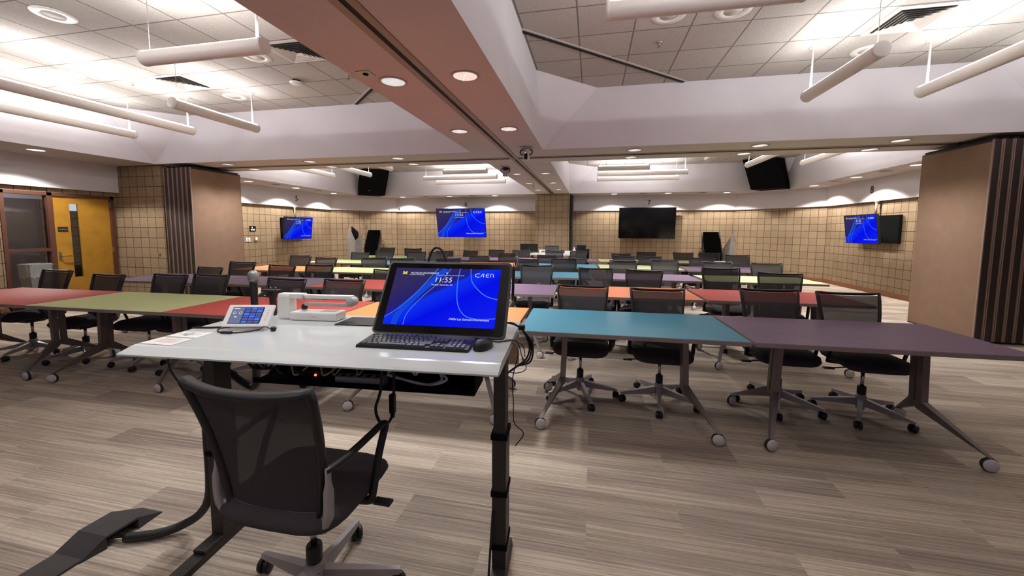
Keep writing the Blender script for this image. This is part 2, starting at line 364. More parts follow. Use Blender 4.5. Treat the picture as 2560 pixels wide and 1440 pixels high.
# soffit: flat underside with the four coffer openings
CX0, CX1, CX2, CX3 = -8.34, -1.94, -.777, 5.58
CY0, CY1, CY2, CY3 = -.2, 6.03, 7.11, 13.29
bm = bm_new()
xs = [XL, CX0, CX1, CX2, CX3, XR+.02]; ys = [YF, CY0, CY1, CY2, CY3, YB+.02]
for i in range(5):
    for j in range(5):
        if i in (1, 3) and j in (1, 3): continue
        if i == 4 and False: continue
        add_poly(bm, [(xs[i], ys[j], ZS), (xs[i+1], ys[j], ZS), (xs[i+1], ys[j+1], ZS), (xs[i], ys[j+1], ZS)])
bmesh.ops.remove_doubles(bm, verts=bm.verts, dist=.001)
struct('ceiling', bm, M_soffit)
def coffer(x0, x1, y0, y1, n, c=.8):
    bm = bm_new()
    A = [(x0, y0), (x1, y0), (x1, y1), (x0, y1)]
    B = [[(x0, y0+c), (x0+c, y0)], [(x1-c, y0), (x1, y0+c)], [(x1, y1-c), (x1-c, y1)], [(x0+c, y1), (x0, y1-c)]]
    for k in range(4):
        a, b = A[k], A[(k+1) % 4]
        add_poly(bm, [(*a, ZS), (*b, ZS), (*B[(k+1) % 4][0], ZC), (*B[k][1], ZC)])
        add_poly(bm, [(*a, ZS), (*B[k][1], ZC), (*B[k][0], ZC)])
    struct('trim_%d' % n, bm, M_cove)
coffer(CX0, CX1, CY0, CY1, 1); coffer(CX2, CX3, CY0, CY1, 2); coffer(CX0, CX1, CY2, CY3, 3); coffer(CX2, CX3, CY2, CY3, 4)
# drywall fascia above the block walls
def fascia(pts, n, t=.08):
    bm = bm_new(); z0 = 2.15
    for (a, b, na, nb) in pts:
        add_poly(bm, [(*a, z0), (*b, z0), (*b, ZS), (*a, ZS)]); add_poly(bm, [(*a, z0), (*b, z0), (*nb, z0), (*na, z0)])
    bmesh.ops.remove_doubles(bm, verts=bm.verts, dist=.001); struct('trim_%d' % n, bm, M_white)
FL, FB, FR = -9.45, 14.30, 6.40
fascia([((FL, YF), (FL, 6.12), (XL, YF), (XL, 6.12))], 5)
fascia([((FL, 7.15), (FL, 12.68), (XL, 7.15), (XL, 12.72)), ((FL, 12.68), (-7.72, FB), (XL, 12.72), (-7.75, YB)), ((-7.72, FB), (-1.945, FB), (-7.75, YB), (-1.945, YB))], 6)
fascia([((-.70, FB), (4.69, FB), (-.70, YB), (4.72, YB)), ((4.69, FB), (FR, 12.46), (4.72, YB), (XR, 12.5)), ((FR, 12.46), (FR, 7.15), (XR, 12.5), (XR, 7.15))], 7)
fascia([((FR, 6.12), (FR, YF), (XR, 6.12), (XR, YF))], 8)
bm = bm_new(); add_box(bm, -.777, -.70, 13.30, 14.29, .0, 2.64); struct('trim_9', bm, M_slot)
bm = bm_new()
for xa, xb in ((-1.43, -1.375), (-1.335, -1.28)): add_box(bm, xa, xb, YF, 13.28, ZS-.008, ZS+.01)
for ya, yb, x0, x1 in ((6.575, 6.62, -8.33, 4.95), (6.70, 6.745, -8.33, 4.95)): add_box(bm, x0, x1, ya, yb, ZS-.006, ZS+.01)
struct('trim_10', bm, M_track)
bm = bm_new(); add_box(bm, -1.375, -1.335, YF, 13.28, ZS-.004, ZS+.02); add_box(bm, -8.33, 4.95, 6.62, 6.70, ZS-.003, ZS+.02); struct('trim_11', bm, M_slot)
def bar(bm, p, q, wd, z0, z1, mi=0):
    d = (Vector((q[0], q[1]))-Vector((p[0], p[1]))).normalized(); n = Vector((-d.y, d.x))*wd/2
    add_prism(bm, [(p[0]+n.x, p[1]+n.y), (p[0]-n.x, p[1]-n.y), (q[0]-n.x, q[1]-n.y), (q[0]+n.x, q[1]+n.y)], z0, z1, mi)
bm = bm_new(); bar(bm, (-.777, 4.217), (1.217, 6.03), .035, ZC-.012, ZC+.01); bar(bm, (-1.94, 4.22), (-3.96, 6.03), .035, ZC-.012, ZC+.01); struct('trim_12', bm, M_slot)
bm = bm_new(); bar(bm, (-.777, 4.165), (1.27, 6.03), .03, ZC-.004, ZC+.01); bar(bm, (-1.94, 4.17), (-4.02, 6.03), .03, ZC-.004, ZC+.01); struct('trim_13', bm, M_vent)
def skirting(name, segs):
    bm = bm_new()
    for p, q in segs: bar(bm, p, q, .03, 0, .1)
    struct(name, bm, M_base)
skirting('baseboard_left', [((XL+.01, 7.2), (XL+.01, 7.86)), ((XL+.01, 9.02), (XL+.01, 12.7)), ((XL+.01, YF), (XL+.01, 4.5))])
skirting('baseboard_back', [((XL+.01, 12.71), (-7.75, YB-.012)), ((-7.75, YB-.012), (-1.96, YB-.012)), ((-1.94, 13.265), (-.78, 13.265)), ((-.68, YB-.012), (4.72, YB-.012)), ((4.72, YB-.012), (XR-.012, 12.49))])
skirting('baseboard_right', [((XR-.012, 12.49), (XR-.012, 7.2)), ((XR-.012, 6.1), (XR-.012, YF))])

# door_1 with sidelight in the left wall, leading to a corridor
d1 = thing('door_1', '', 'x'); del d1['label']; del d1['category']; d1['kind'] = 'structure'
bm = bm_new()
for y0, y1, z0, z1 in ((FRY0, FRY0+.05, 0, FRZ), (5.09, 5.155, 0, FRZ), (6.012, FRY1, 0, FRZ), (FRY0, FRY1, 2.012, FRZ), (FRY0+.05, 5.09, 1.02, 1.07), (FRY0+.05, 5.09, 0, .1)):
    add_box(bm, XL-.1, XL+.02, y0, y1, z0, z1)
make('door_frame', bm, M_frame, d1)
bm = bm_new()
for y0, y1, z0, z1 in ((5.16, 5.40, .01, 2.008), (5.53, 6.008, .01, 2.008), (5.40, 5.53, .01, .51), (5.40, 5.53, 1.885, 2.008)): add_box(bm, XL-.06, XL-.015, y0, y1, z0, z1)
leaf = make('door_leaf', bm, M_wood, d1)
bm = bm_new(); add_box(bm, XL-.04, XL-.035, 5.40, 5.53, .51, 1.885); make('vision_panel', bm, M_glass, leaf)
bm = bm_new(); add_box(bm, XL-.015, XL-.005, 5.195, 5.235, .84, 1.0); add_tube(bm, [(XL-.01, 5.215, .92), (XL+.045, 5.215, .92), (XL+.05, 5.25, .92), (XL+.05, 5.35, .915)], .009); make('lever_handle', bm, M_steel, leaf)
bm = bm_new(); add_box(bm, XL-.015, XL-.009, 5.215, 5.355, 1.365, 1.455); add_box(bm, XL-.009, XL-.007, 5.225, 5.345, 1.405, 1.412, 1); make('room_sign', bm, [M_dark, M_grey], leaf)
bm = bm_new()
for z in (.25, .95, 1.85): add_box(bm, XL-.02, XL+.022, 6.002, 6.02, z, z+.1)
make('hinge', bm, M_steel, leaf)
bm = bm_new(); add_box(bm, XL-.05, XL-.044, FRY0+.05, 5.09, .1, 1.02); add_box(bm, XL-.05, XL-.044, FRY0+.05, 5.09, 1.07, 2.012); make('glass_pane', bm, M_glass, d1)
# corridor shell
bm = bm_new(); CW = XL-2.2
wall_quad(bm, (CW, 6.15), (CW, 7.4), 0, 2.05); struct('wall_corridor', bm, M_block)
bm = bm_new(); add_poly(bm, [(CW, 3.2, 0), (CW, 6.15, 0), (CW, 6.15, 2.05), (CW, 3.2, 2.05)]); struct('wall_corridor_near', bm, mat('taupe_paint', srgb(120, 106, 100), .6, noise=.04))
bm = bm_new(); add_poly(bm, [(CW, 3.2, 2.05), (CW, 7.4, 2.05), (CW, 7.4, 2.7), (CW, 3.2, 2.7)])
add_poly(bm, [(CW, 3.2, 0), (XL-.12, 3.2, 0), (XL-.12, 3.2, 2.7), (CW, 3.2, 2.7)]); add_poly(bm, [(CW, 7.4, 0), (XL-.12, 7.4, 0), (XL-.12, 7.4, 2.7), (CW, 7.4, 2.7)])
add_poly(bm, [(CW, 3.2, 2.7), (XL, 3.2, 2.7), (XL, 7.4, 2.7), (CW, 7.4, 2.7)]); struct('ceiling_corridor', bm, M_white)
cl = thing('added_corridor_lamp', 'unseen ceiling light panel added to light the corridor behind the yellow door', 'light', (XL-1.1, 5.3, 2.69)); bm = bm_new(); add_box(bm, -.3, .3, -.3, .3, -.02, 0); make('panel', bm, M_vent, cl)  # unseen panel and lamp, added to lighten the corridor behind the glass
ld = bpy.data.lights.new('lamp_light', 'AREA'); ld.size = .5; ld.energy = 7; lo = bpy.data.objects.new('lamp_light', ld); C.objects.link(lo); lo.parent = cl; lo.location = (0, 0, -.03)
sg = thing('exit_sign', 'lit white exit sign seen through the narrow window of the yellow door', 'sign', (-11.2, 6.385, 1.90))
bm = bm_new(); add_box(bm, -.03, .03, -.14, .14, -.1, .1); add_box(bm, -.02, .02, -.02, .02, .1, .75-.04); make('housing', bm, M_wplast, sg)
bm = bm_new(); add_box(bm, .031, .036, -.13, .13, -.09, .09); make('sign_face', bm, M_exit, sg)
# door_2 beyond the left partition
d2 = thing('door_2', '', 'x'); del d2['label']; del d2['category']; d2['kind'] = 'structure'
bm = bm_new()
for y0, y1, z0, z1 in ((7.88, 7.94, 0, 2.07), (8.90, 8.98, 0, 2.07), (7.94, 8.90, 2.0, 2.07)): add_box(bm, XL, XL+.05, y0, y1, z0, z1)
make('door_frame', bm, M_frame, d2)
bm = bm_new(); add_box(bm, XL+.005, XL+.03, 7.94, 8.90, .01, 2.0); make('door_leaf', bm, M_wood, d2)

# writing as meshes
FONT = bpy.data.fonts.load('<builtin>') if False else None
def text_mesh(name, s, size, mt, parent=None, extr=.001, mtx=None, shear=0, align='CENTER', bold=0, space=1):
    cu = bpy.data.curves.new(name+'_c', 'FONT'); cu.body = s; cu.size = size; cu.extrude = extr; cu.align_x = align; cu.align_y = 'CENTER'; cu.shear = shear; cu.offset = bold; cu.space_character = space
    o = bpy.data.objects.new(name+'_c', cu); C.objects.link(o)
    dg = bpy.context.evaluated_depsgraph_get(); me = bpy.data.meshes.new_from_object(o.evaluated_get(dg)); me.name = name
    bpy.data.objects.remove(o); bpy.data.curves.remove(cu)
    me.materials.clear(); me.materials.append(mt)
    if mtx is not None: me.transform(mtx)
    r = bpy.data.objects.new(name, me); C.objects.link(r)
    if parent is not None: r.parent = parent
    return r
def face_mtx(loc, rz):      # text plane standing vertical, reading from direction rz (rz=0 faces -Y)
    return Matrix.Translation(loc) @ Matrix.Rotation(rz, 4, 'Z') @ Matrix.Rotation(PI/2, 4, 'X')
for s, loc, rz, lb in (('5', (FL+.004, 10.95, 2.42), PI/2, 'on the white band above the left wall screen'), ('6', (-4.80, FB-.004, 2.42), 0, 'on the white band above the lit back wall screen'),
                   ('7', (1.92, FB-.004, 2.42), 0, 'on the white band above the dark television'), ('8', (FR-.004, 10.66, 2.42), -PI/2, 'on the white band above the right wall screen')):
    o = text_mesh('wall_number', s, .23, M_num, extr=.002, bold=.0035); o.matrix_world = face_mtx(loc, rz)
    tag(o, 'black number %s %s' % (s, lb), 'number', 'wall numbers')
# partition panels hanging from the cross track
def partition(x, side, label, main):
    t = thing('partition_panel', label, 'partition', (x, 6.58, 0), 0, 'folding partition panels, left stack' if side > 0 else 'folding partition panels, right stack')
    bm = bm_new(); add_box(bm, -.036, .036, -.54, .54, .03, 2.60); make('core', bm, M_pframe, t)
    bm = bm_new(); add_box(bm, -.044, -.036, -.53, .53, .05, 2.575); add_box(bm, .036, .044, -.53, .53, .05, 2.575); make('fabric_face', bm, M_fabric, t)
    bm = bm_new(); add_box(bm, -.05, -.038, -.548, -.53, .03, 2.6); add_box(bm, .038, .05, -.548, -.53, .03, 2.6) ; make('edge_trim', bm, M_ptrim, t)
    bm = bm_new(); add_box(bm, -.03, .03, -.5, .5, 2.60, 2.63); add_box(bm, -.012, .012, -.02, .02, 2.63, 2.672); make('hanger', bm, M_slot, t)
    return t
for i in range(6):
    partition(-8.115+.108*i, 1, ['panel edge nearest the block pillar in the left folded partition stack', 'second panel edge from the block pillar in the left partition stack', 'third panel edge from the block pillar in the left partition stack',
        'fourth panel edge from the block pillar in the left partition stack', 'fifth panel edge from the block pillar, one behind the big tan face, left stack', 'left partition stack outer panel showing its whole tan fabric face'][i], i == 5)
for i in range(6):
    partition(4.93+.108*i, -1, ['right partition stack outer panel showing its whole tan fabric face', 'right stack panel directly beside the one with the tan face', 'right stack panel edge, third from the tan face',
        'right stack panel edge, fourth from the tan face', 'right stack panel edge, fifth from the tan face', 'right stack panel edge farthest from the tan face'][i], i == 0)

# ---------------------------------------------------------------- pendant lamps (uplights)
def pendant(p, q, label, rods, grp):
    # p,q = end centres (x,y) at z 3.03
    z = 3.03; d = Vector((q[0]-p[0], q[1]-p[1], 0)); L = d.length; mid = Vector(((p[0]+q[0])/2, (p[1]+q[1])/2, z)); a = math.atan2(d.y, d.x); r = .068
    t = thing('pendant_lamp', label, 'lamp', mid, a, grp)
    seg = 20; a0 = math.radians(90+58); a1 = math.radians(90-58+360)
    bm = bm_new()
    def prof(u, v): an = a0+(a1-a0)*v; return Vector((-L/2+L*u, r*math.cos(an), r*math.sin(an)))
    add_grid(bm, prof, 1, seg)
    def profi(u, v): an = a0+(a1-a0)*v; return Vector((-L/2+L*u, (r-.004)*math.cos(an), (r-.004)*math.sin(an)))
    add_grid(bm, profi, 1, seg); make('shell', bm, M_tube, t)
    for s in (-1, 1):
        bm = bm_new(); add_lathe(bm, [(0, -.012), (r+.002, -.012), (r+.002, .012), (r-.006, .016), (0, .016)], 24, mtx=Matrix.Translation((s*L/2, 0, 0)) @ Matrix.Rotation(s*PI/2, 4, 'Y')); make('end_cap', bm, M_tube, t)
    bm = bm_new(); zc = r*math.sin(a0)-.004; hw = r*math.cos(math.radians(32))-.004
    def gl(u, v): an = math.radians(148-116*v); return Vector((-L/2+.012+(L-.024)*u, (r-.003)*math.cos(an), (r-.003)*math.sin(an)))
    add_grid(bm, gl, 1, 12); make('lamp_diffuser', bm, M_lamp, t)
    for s, kind in ((-1, rods[0]), (1, rods[1])):
        if not kind: continue
        bm = bm_new(); rr = .011 if kind == 'rod' else .0025
        add_tube(bm, [(s*(L/2-.06), 0, .03), (s*(L/2-.06), 0, ZC-z-.001)], rr, 8)
        if kind == 'rod': add_lathe(bm, [(0, ZC-z-.012), (.035, ZC-z-.012), (.04, ZC-z-.001), (0, ZC-z-.001)], 16, mtx=Matrix.Translation((s*(L/2-.06), 0, 0)))
        make('hanging_rod' if kind == 'rod' else 'hanging_wire', bm, M_tube if kind == 'rod' else M_grey, t)
    for sg_ in (-1, 1):     # batwing uplight: two strips leaning to either side of the tube
        ld = bpy.data.lights.new('lamp_light', 'AREA'); ld.shape = 'RECTANGLE'; ld.size = L-.05; ld.size_y = .05; ld.energy = 2.3*L*TUBE_W; ld.color = (.975, .98, 1)
        lo = bpy.data.objects.new('lamp_light', ld); C.objects.link(lo); lo.parent = t; lo.location = (0, sg_*.028, .074); lo.rotation_euler = (PI+sg_*math.radians(50), 0, 0)
    return t
G1, G2, G3, G4 = 'pendant lamps, near left bay', 'pendant lamps, near right bay', 'pendant lamps, far left bay', 'pendant lamps, far right bay'
for p, q, lb, rods, g in (
    ((-4.15, 2.98), (-2.84, 2.98), 'short crosswise lamp nearest above the left tables, beside the centre beam', ('wire', 'rod'), G1),
    ((-5.27, 4.06), (-5.27, 5.31), 'short lengthwise pendant with its round end cap showing, near left bay', ('wire', 'rod'), G1),
    ((-6.45, 2.85), (-6.45, 5.25), 'long lengthwise pendant in near left bay, between the short and outermost ones', ('wire', 'rod'), G1),
    ((-7.70, 2.85), (-7.70, 5.27), 'outermost long lengthwise pendant of the near left bay, nearest the door', ('wire', 'rod'), G1),
    ((.076, 3.02), (1.337, 3.02), 'crosswise pendant cut by the top picture edge, near right bay', ('wire', 'rod'), G2),
    ((2.44, 4.087), (2.44, 5.283), 'short lengthwise pendant of the near right bay with round end cap', ('wire', 'rod'), G2),
    ((3.62, 2.85), (3.62, 5.356), 'long lengthwise pendant at the right picture edge, near right bay', ('wire', 'rod'), G2),
    ((-4.06, 10.2), (-2.83, 10.2), 'short crosswise lamp, topmost of the three in the far left bay', ('wire', 'rod'), G3),
    ((-5.17, 11.35), (-2.84, 11.35), 'middle of three crosswise lamps in the far left bay', ('wire', 'rod'), G3),
    ((-5.21, 12.45), (-2.83, 12.45), 'lowest of three crosswise lamps in the far left bay', ('wire', 'rod'), G3),
    ((-7.61, 7.95), (-7.61, 10.33), 'lengthwise lamp beside the left partition in the far left bay', ('wire', 'wire'), G3),
    ((-6.42, 7.95), (-6.42, 10.36), 'lengthwise lamp in front of the black corner panel, far left bay', ('wire', 'wire'), G3),
    ((-5.22, 8.1), (-5.22, 9.4), 'short lengthwise lamp barely showing beside the black panel, far left bay', ('wire', 'wire'), G3),
    ((.115, 10.27), (1.35, 10.27), 'short crosswise lamp, topmost of three in the far right bay', ('wire', 'rod'), G4),
    ((.115, 11.3), (2.48, 11.3), 'middle of three crosswise lamps in the far right bay', ('wire', 'rod'), G4),
    ((.115, 12.45), (2.49, 12.45), 'lowest of three crosswise lamps in the far right bay', ('wire', 'rod'), G4),
    ((2.45, 8.1), (2.45, 9.34), 'tip of a short lengthwise lamp left of the black panel, far right bay', ('wire', 'wire'), G4),
    ((3.62, 7.95), (3.62, 10.37), 'lengthwise lamp crossing the black corner panel, far right bay', ('wire', 'wire'), G4),
    ((4.76, 7.95), (4.76, 10.29), 'lengthwise lamp right of the black panel in the far right bay', ('wire', 'wire'), G4),
    # overhead, out of the photo's frame, but their light is in it
    ((-5.2, 1.85), (-2.85, 1.85), 'long crosswise lamp above the left side of the desk, outside the picture', ('wire', 'rod'), G1),
    ((-5.2, .72), (-2.85, .72), 'long crosswise lamp behind the viewer on the left, outside the picture', ('wire', 'rod'), G1),
    ((.08, 1.85), (2.45, 1.85), 'long crosswise lamp overhead right of the desk, outside the picture', ('wire', 'rod'), G2),
    ((.08, .72), (2.45, .72), 'long crosswise lamp behind the viewer on the right, outside the picture', ('wire', 'rod'), G2),
    ((4.8, 2.85), (4.8, 5.3), 'outermost lengthwise lamp of the near right bay, outside the picture', ('wire', 'rod'), G2)):
    pendant(p, q, lb, rods, g)

# ---------------------------------------------------------------- downlights
def downlight(x, y, label, grp, lit, pw=1):
    t = thing('recessed_downlight', label, 'light', (x, y, ZS), 0, grp)
    bm = bm_new(); add_lathe(bm, [(.098, -.001), (.115, -.001), (.117, -.006), (.100, -.008), (.096, -.004)], 28); make('trim_ring', bm, M_soffit if not lit else M_wplast, t)
    bm = bm_new(); add_lathe(bm, [(.098, -.003), (.07, -.0026), (.03, -.0022), (0, -.002)], 28); add_box(bm, -.004, .004, -.096, .096, -.006, -.003, mtx=Matrix.Rotation(.5, 4, 'Z')); make('reflector', bm, MATS['lamp_down'] if not lit else MATS['lamp_wash'], t)
    if not lit:  # beam fittings look dim; this spot is added to brighten floor and tables
        ld = bpy.data.lights.new('lamp_light', 'SPOT'); ld.energy = 60*DOWN_W*pw; ld.spot_size = math.radians(125); ld.spot_blend = 1; ld.shadow_soft_size = .09; ld.color = (.99, .98, 1)
        lo = bpy.data.objects.new('lamp_light', ld); C.objects.link(lo); lo.parent = t; lo.location = (0, 0, -.012)
    if lit:
        ld = bpy.data.lights.new('lamp_light', 'SPOT'); ld.energy = 66*WASH_W; ld.spot_size = math.radians(132); ld.spot_blend = .25; ld.shadow_soft_size = .05; ld.color = (1, .96, .90)
        lo = bpy.data.objects.new('lamp_light', ld); C.objects.link(lo); lo.parent = t; lo.location = (0, 0, -.012)
MATS['lamp_down'] = mat('lamp_down', srgb(235, 232, 230), .15, metal=.6, noise=.3, nscale=30, emit=((1, .97, .95, 1), .16))
MATS['lamp_wash'] = emat('lamp_wash', (1, .95, .88, 1), 1.6)
for i, y in enumerate((3.08, 4.74, 8.52, 10.23, 11.95)):
    nm = ['nearest', 'second nearest', 'third', 'fourth', 'farthest'][i]
    downlight(-1.67, y, '%s round downlight left of the slot in the centre beam' % nm, 'downlights in the centre beam', False)
    downlight(-1.035, y, '%s round downlight right of the slot in the centre beam' % nm, 'downlights in the centre beam', False)
for x_, s_ in ((-1.67, 'left'), (-1.035, 'right')):  # unseen pairs continuing the beam series, added to light the foreground
    for y_, b_ in ((1.42, 'overhead'), (-.25, 'behind the viewer')):
        downlight(x_, y_, 'centre beam downlight %s, %s of the slot, added outside the picture' % (b_, s_), 'downlights in the centre beam', False, .22)
for x, nm in ((.61, 'first'), (2.35, 'second'), (4.07, 'third')):
    downlight(x, 6.31, '%s downlight right of the centre beam, front side of the cross beam' % nm, 'downlights in the cross beam', False)
    downlight(x, 6.91, '%s downlight right of the centre beam, far side of the cross beam' % nm, 'downlights in the cross beam', False)
for x, nm in ((-3.36, 'first'), (-5.13, 'second'), (-6.95, 'third')):
    downlight(x, 6.31, '%s downlight left of the centre beam, front side of the cross beam' % nm, 'downlights in the cross beam', False)
    downlight(x, 6.91, '%s downlight left of the centre beam, far side of the cross beam' % nm, 'downlights in the cross beam', False)
for x, y, lb in ((-8.85, 8.6, 'left wall, nearest the partition'), (-8.85, 10.25, 'left wall, above the lit screen'), (-8.85, 12.0, 'left wall, at the far corner'), (-7.16, 13.75, 'back wall, nearest the left corner'),
                 (-5.24, 13.7, 'back wall, above the left half of the lit screen'), (-3.5, 13.7, 'back wall, between lit screen and pillar'), (.7, 13.65, 'back wall, between pillar and dark television'),
                 (2.42, 13.65, 'back wall, above the dark television'), (4.2, 13.65, 'back wall, right of the dark television'), (5.85, 12.0, 'right wall, at the far corner'), (5.85, 10.3, 'right wall, above the lit screen'),
                 (5.85, 8.6, 'right wall, beside the partition'), (-8.75, 4.6, 'left wall, above the glass beside the door')):
    downlight(x, y, 'lit downlight washing the '+lb, 'wall washing downlights', True)
for x, y, lb in ((-8.75, 9.4, 'left of the left wall screen'), (-8.75, 11.1, 'right of the left wall screen'), (-6.14, 13.6, 'over the left of the lit back screen'), (-4.33, 13.6, 'over the right of the lit back screen'),
                 (1.6, 13.5, 'over the left of the dark television'), (3.44, 13.5, 'over the right of the dark television'), (5.86, 9.4, 'nearest the right partition'), (5.86, 11.07, 'near the right far corner')):
    t = thing('dark_baffle_light', 'dark unlit round ceiling fitting '+lb, 'light', (x, y, ZS), 0, 'dark unlit ceiling fittings')
    bm = bm_new(); add_lathe(bm, [(0, -.004), (.1, -.004), (.112, -.002), (.112, 0)], 24); make('baffle', bm, M_dark, t)
# ---------------------------------------------------------------- ceiling devices
def diffuser(x, y, label):
    t = thing('air_diffuser', label, 'vent', (x, y, ZC), 0, 'square ceiling air vents')
    bm = bm_new()
    def ring(h0, h1, z0, z1, mi=0):
        A = [(-h0, -h0, z0), (h0, -h0, z0), (h0, h0, z0), (-h0, h0, z0)]; B = [(-h1, -h1, z1), (h1, -h1, z1), (h1, h1, z1), (-h1, h1, z1)]
        for k in range(4): add_poly(bm, [A[k], A[(k+1) % 4], B[(k+1) % 4], B[k]], mi)
    ring(.28, .225, -.004, -.008); make('frame', bm, M_vent, t)
    bm = bm_new(); add_box(bm, -.225, .225, -.225, .225, -.0035, -.002); make('throat', bm, mat('vent_throat', srgb(40, 38, 36), .8, noise=.1), t)
    for k in range(5):
        bm = bm_new(); h = .215-.038*k; ring(h, h-.033, -.024, -.005); make('louvre', bm, M_vent, t)
diffuser(3.06, 4.74, 'square slatted air vent in the near right ceiling'); diffuser(-3.50, 4.16, 'square slatted air vent partly hidden by the centre beam, left ceiling')
diffuser(-5.87, 4.69, 'square slatted air vent above the short lengthwise lamp, left ceiling')
def round_speaker(x, y, label, r=.16, holes=True):
    t = thing('ceiling_speaker', label, 'speaker', (x, y, ZC), 0, 'round ceiling speakers')
    bm = bm_new(); add_lathe(bm, [(.085, -.001), (.09, -.007), (r, -.007), (r+.004, -.001)], 32); make('rim', bm, M_wplast, t)
    bm = bm_new(); add_lathe(bm, [(0, -.004), (.088, -.004), (.088, -.001)], 32); make('grille', bm, M_vent, t)
for x, y, lb in ((-5.29, 3.0, 'large white ring speaker at the upper left corner of the ceiling'), (-7.1, 4.13, 'faint round speaker above the long left lamps'), (-7.73, 4.72, 'round speaker between the two outer left lamps'),
                 (-5.68, 5.34, 'round speaker behind the short left lamp'), (-4.1, 4.19, 'round speaker beyond the end of the crosswise left lamp'), (1.28, 4.23, 'round speaker just under the crosswise lamp, right ceiling'),
                 (.69, 4.2, 'smaller round speaker partly behind the crosswise lamp, right ceiling'), (3.1, 5.43, 'round speaker behind the end cap of the short right lamp')):
    round_speaker(x, y, lb)
def sprinkler(x, y, label, z=ZC):
    t = thing('sprinkler_head', label, 'sprinkler', (x, y, z), 0, 'sprinkler heads')
    bm = bm_new(); add_lathe(bm, [(.03, -.001), (.028, -.008), (.01, -.012), (.009, -.05), (.026, -.052), (.026, -.056), (0, -.057)], 14); make('head', bm, M_steel, t)
sprinkler(.69, 4.755, 'dark sprinkler head in the middle of the right ceiling'); sprinkler(-3.35, 4.93, 'sprinkler head beside the centre beam in the left ceiling'); sprinkler(-6.6, 4.55, 'sprinkler head above the long left lamps'); sprinkler(-1.62, 10.7, 'small sprinkler in the far part of the centre beam', ZS)
t = thing('smoke_detector', 'white domed smoke detector with dark gap, left ceiling', 'detector', (-4.18, 4.93, ZC)); bm = bm_new(); add_lathe(bm, [(.05, -.001), (.05, -.03)], 24); make('base', bm, M_blackm, t); bm = bm_new(); add_lathe(bm, [(.085, -.03), (.088, -.038), (.07, -.052), (0, -.06)], 24); make('cover', bm, M_wplast, t)
t = thing('smoke_detector', 'small white detector at the far left picture edge of the ceiling', 'detector', (-7.3, 3.55, ZC)); bm = bm_new(); add_lathe(bm, [(.06, -.001), (.06, -.014), (.03, -.02)], 24); make('base', bm, M_wplast, t); bm = bm_new(); add_lathe(bm, [(.03, -.02), (.034, -.04), (.02, -.055), (0, -.058)], 24); make('cover', bm, M_wplast, t)
t = thing('floor_latch_plate', 'small square bronze plate in the centre beam beside a downlight', 'plate', (-1.80, 2.88, ZS)); bm = bm_new(); add_box(bm, -.055, .055, -.055, .055, -.006, -.001); make('plate', bm, M_steel, t); bm = bm_new(); add_lathe(bm, [(0, -.012), (.02, -.012), (.024, -.006)], 14); make('socket', bm, M_blackm, t)
# ceiling cameras
def ptz(x, y, label, front):
    t = thing('ceiling_camera', label, 'camera', (x, y, ZS), 0, 'ceiling cameras')
    bm = bm_new(); add_lathe(bm, [(0, -.001), (.095, -.001), (.095, -.015), (.06, -.022), (0, -.022)], 28); make('mount', bm, M_grey, t)
    bm = bm_new(); add_lathe(bm, [(0, -.02), (.06, -.02), (.062, -.07), (.05, -.085), (.0, -.087)], 24); make('base', bm, M_gplast if front else M_black, t)
    bm = bm_new(); add_box(bm, -.045, .045, -.05, .05, -.19, -.075, bevel=.012); hd = make('head', bm, M_gplast, t)
    if front:
        bm = bm_new(); add_box(bm, -.022, .026, -.06, -.048, -.185, -.10, bevel=.004); make('lens_window', bm, M_gloss, hd)
        bm = bm_new(); add_lathe(bm, [(0, 0), (.006, 0), (.006, .004), (0, .005)], 10, mtx=Matrix.Translation((-.006, -.062, -.092)) @ Matrix.Rotation(PI/2, 4, 'X')); make('indicator', bm, M_sw, hd)
    for s in (-1, 1):
        bm = bm_new(); add_tube(bm, smooth_path([(s*.05, 0, -.03), (s*.085, -.01, -.05), (s*.088, -.01, -.09), (s*.05, 0, -.12)]), .010, 8); make('cable', bm, M_black, t)
ptz(-1.0, 5.83, 'grey ceiling camera with lens towards the viewer, right of the beam slot', True); ptz(-1.70, 7.5, 'black and grey ceiling camera left of the beam slot, beyond the cross beam', False)
# black corner panels in the far coffers
def corner_panel(bot, top, label, tagpt):
    t = thing('corner_panel', label, 'panel', (0, 0, 0)); bm = bm_new(); add_hexa(bm, bot, top); make('housing', bm, M_blackm, t)
    return t
t = corner_panel([(-8.16, 12.50, ZS-.004), (-7.46, 12.99, ZS-.004), (-7.93, 13.42, ZS-.004), (-8.50, 12.80, ZS-.004)], [(-7.80, 12.22, 3.53), (-7.08, 12.67, 3.53), (-7.45, 13.2, 3.53), (-8.2, 12.6, 3.53)], 'black slanted corner panel with a small white label, far left ceiling recess', 0)
bm = bm_new(); add_box(bm, -.035, .035, -.003, .003, -.045, .045); make('label_sticker', bm, M_wplast, t, loc=(-7.86, 12.615, 2.86), rot=(0, 0, math.radians(35)))
t = corner_panel([(5.26, 12.39, ZS-.004), (4.605, 12.85, ZS-.004), (5.05, 13.3, ZS-.004), (5.62, 12.75, ZS-.004)], [(5.04, 12.40, 3.53), (4.28, 12.68, 3.53), (4.7, 13.15, 3.53), (5.35, 12.6, 3.53)], 'black slanted corner panel in the far right ceiling recess', 0)

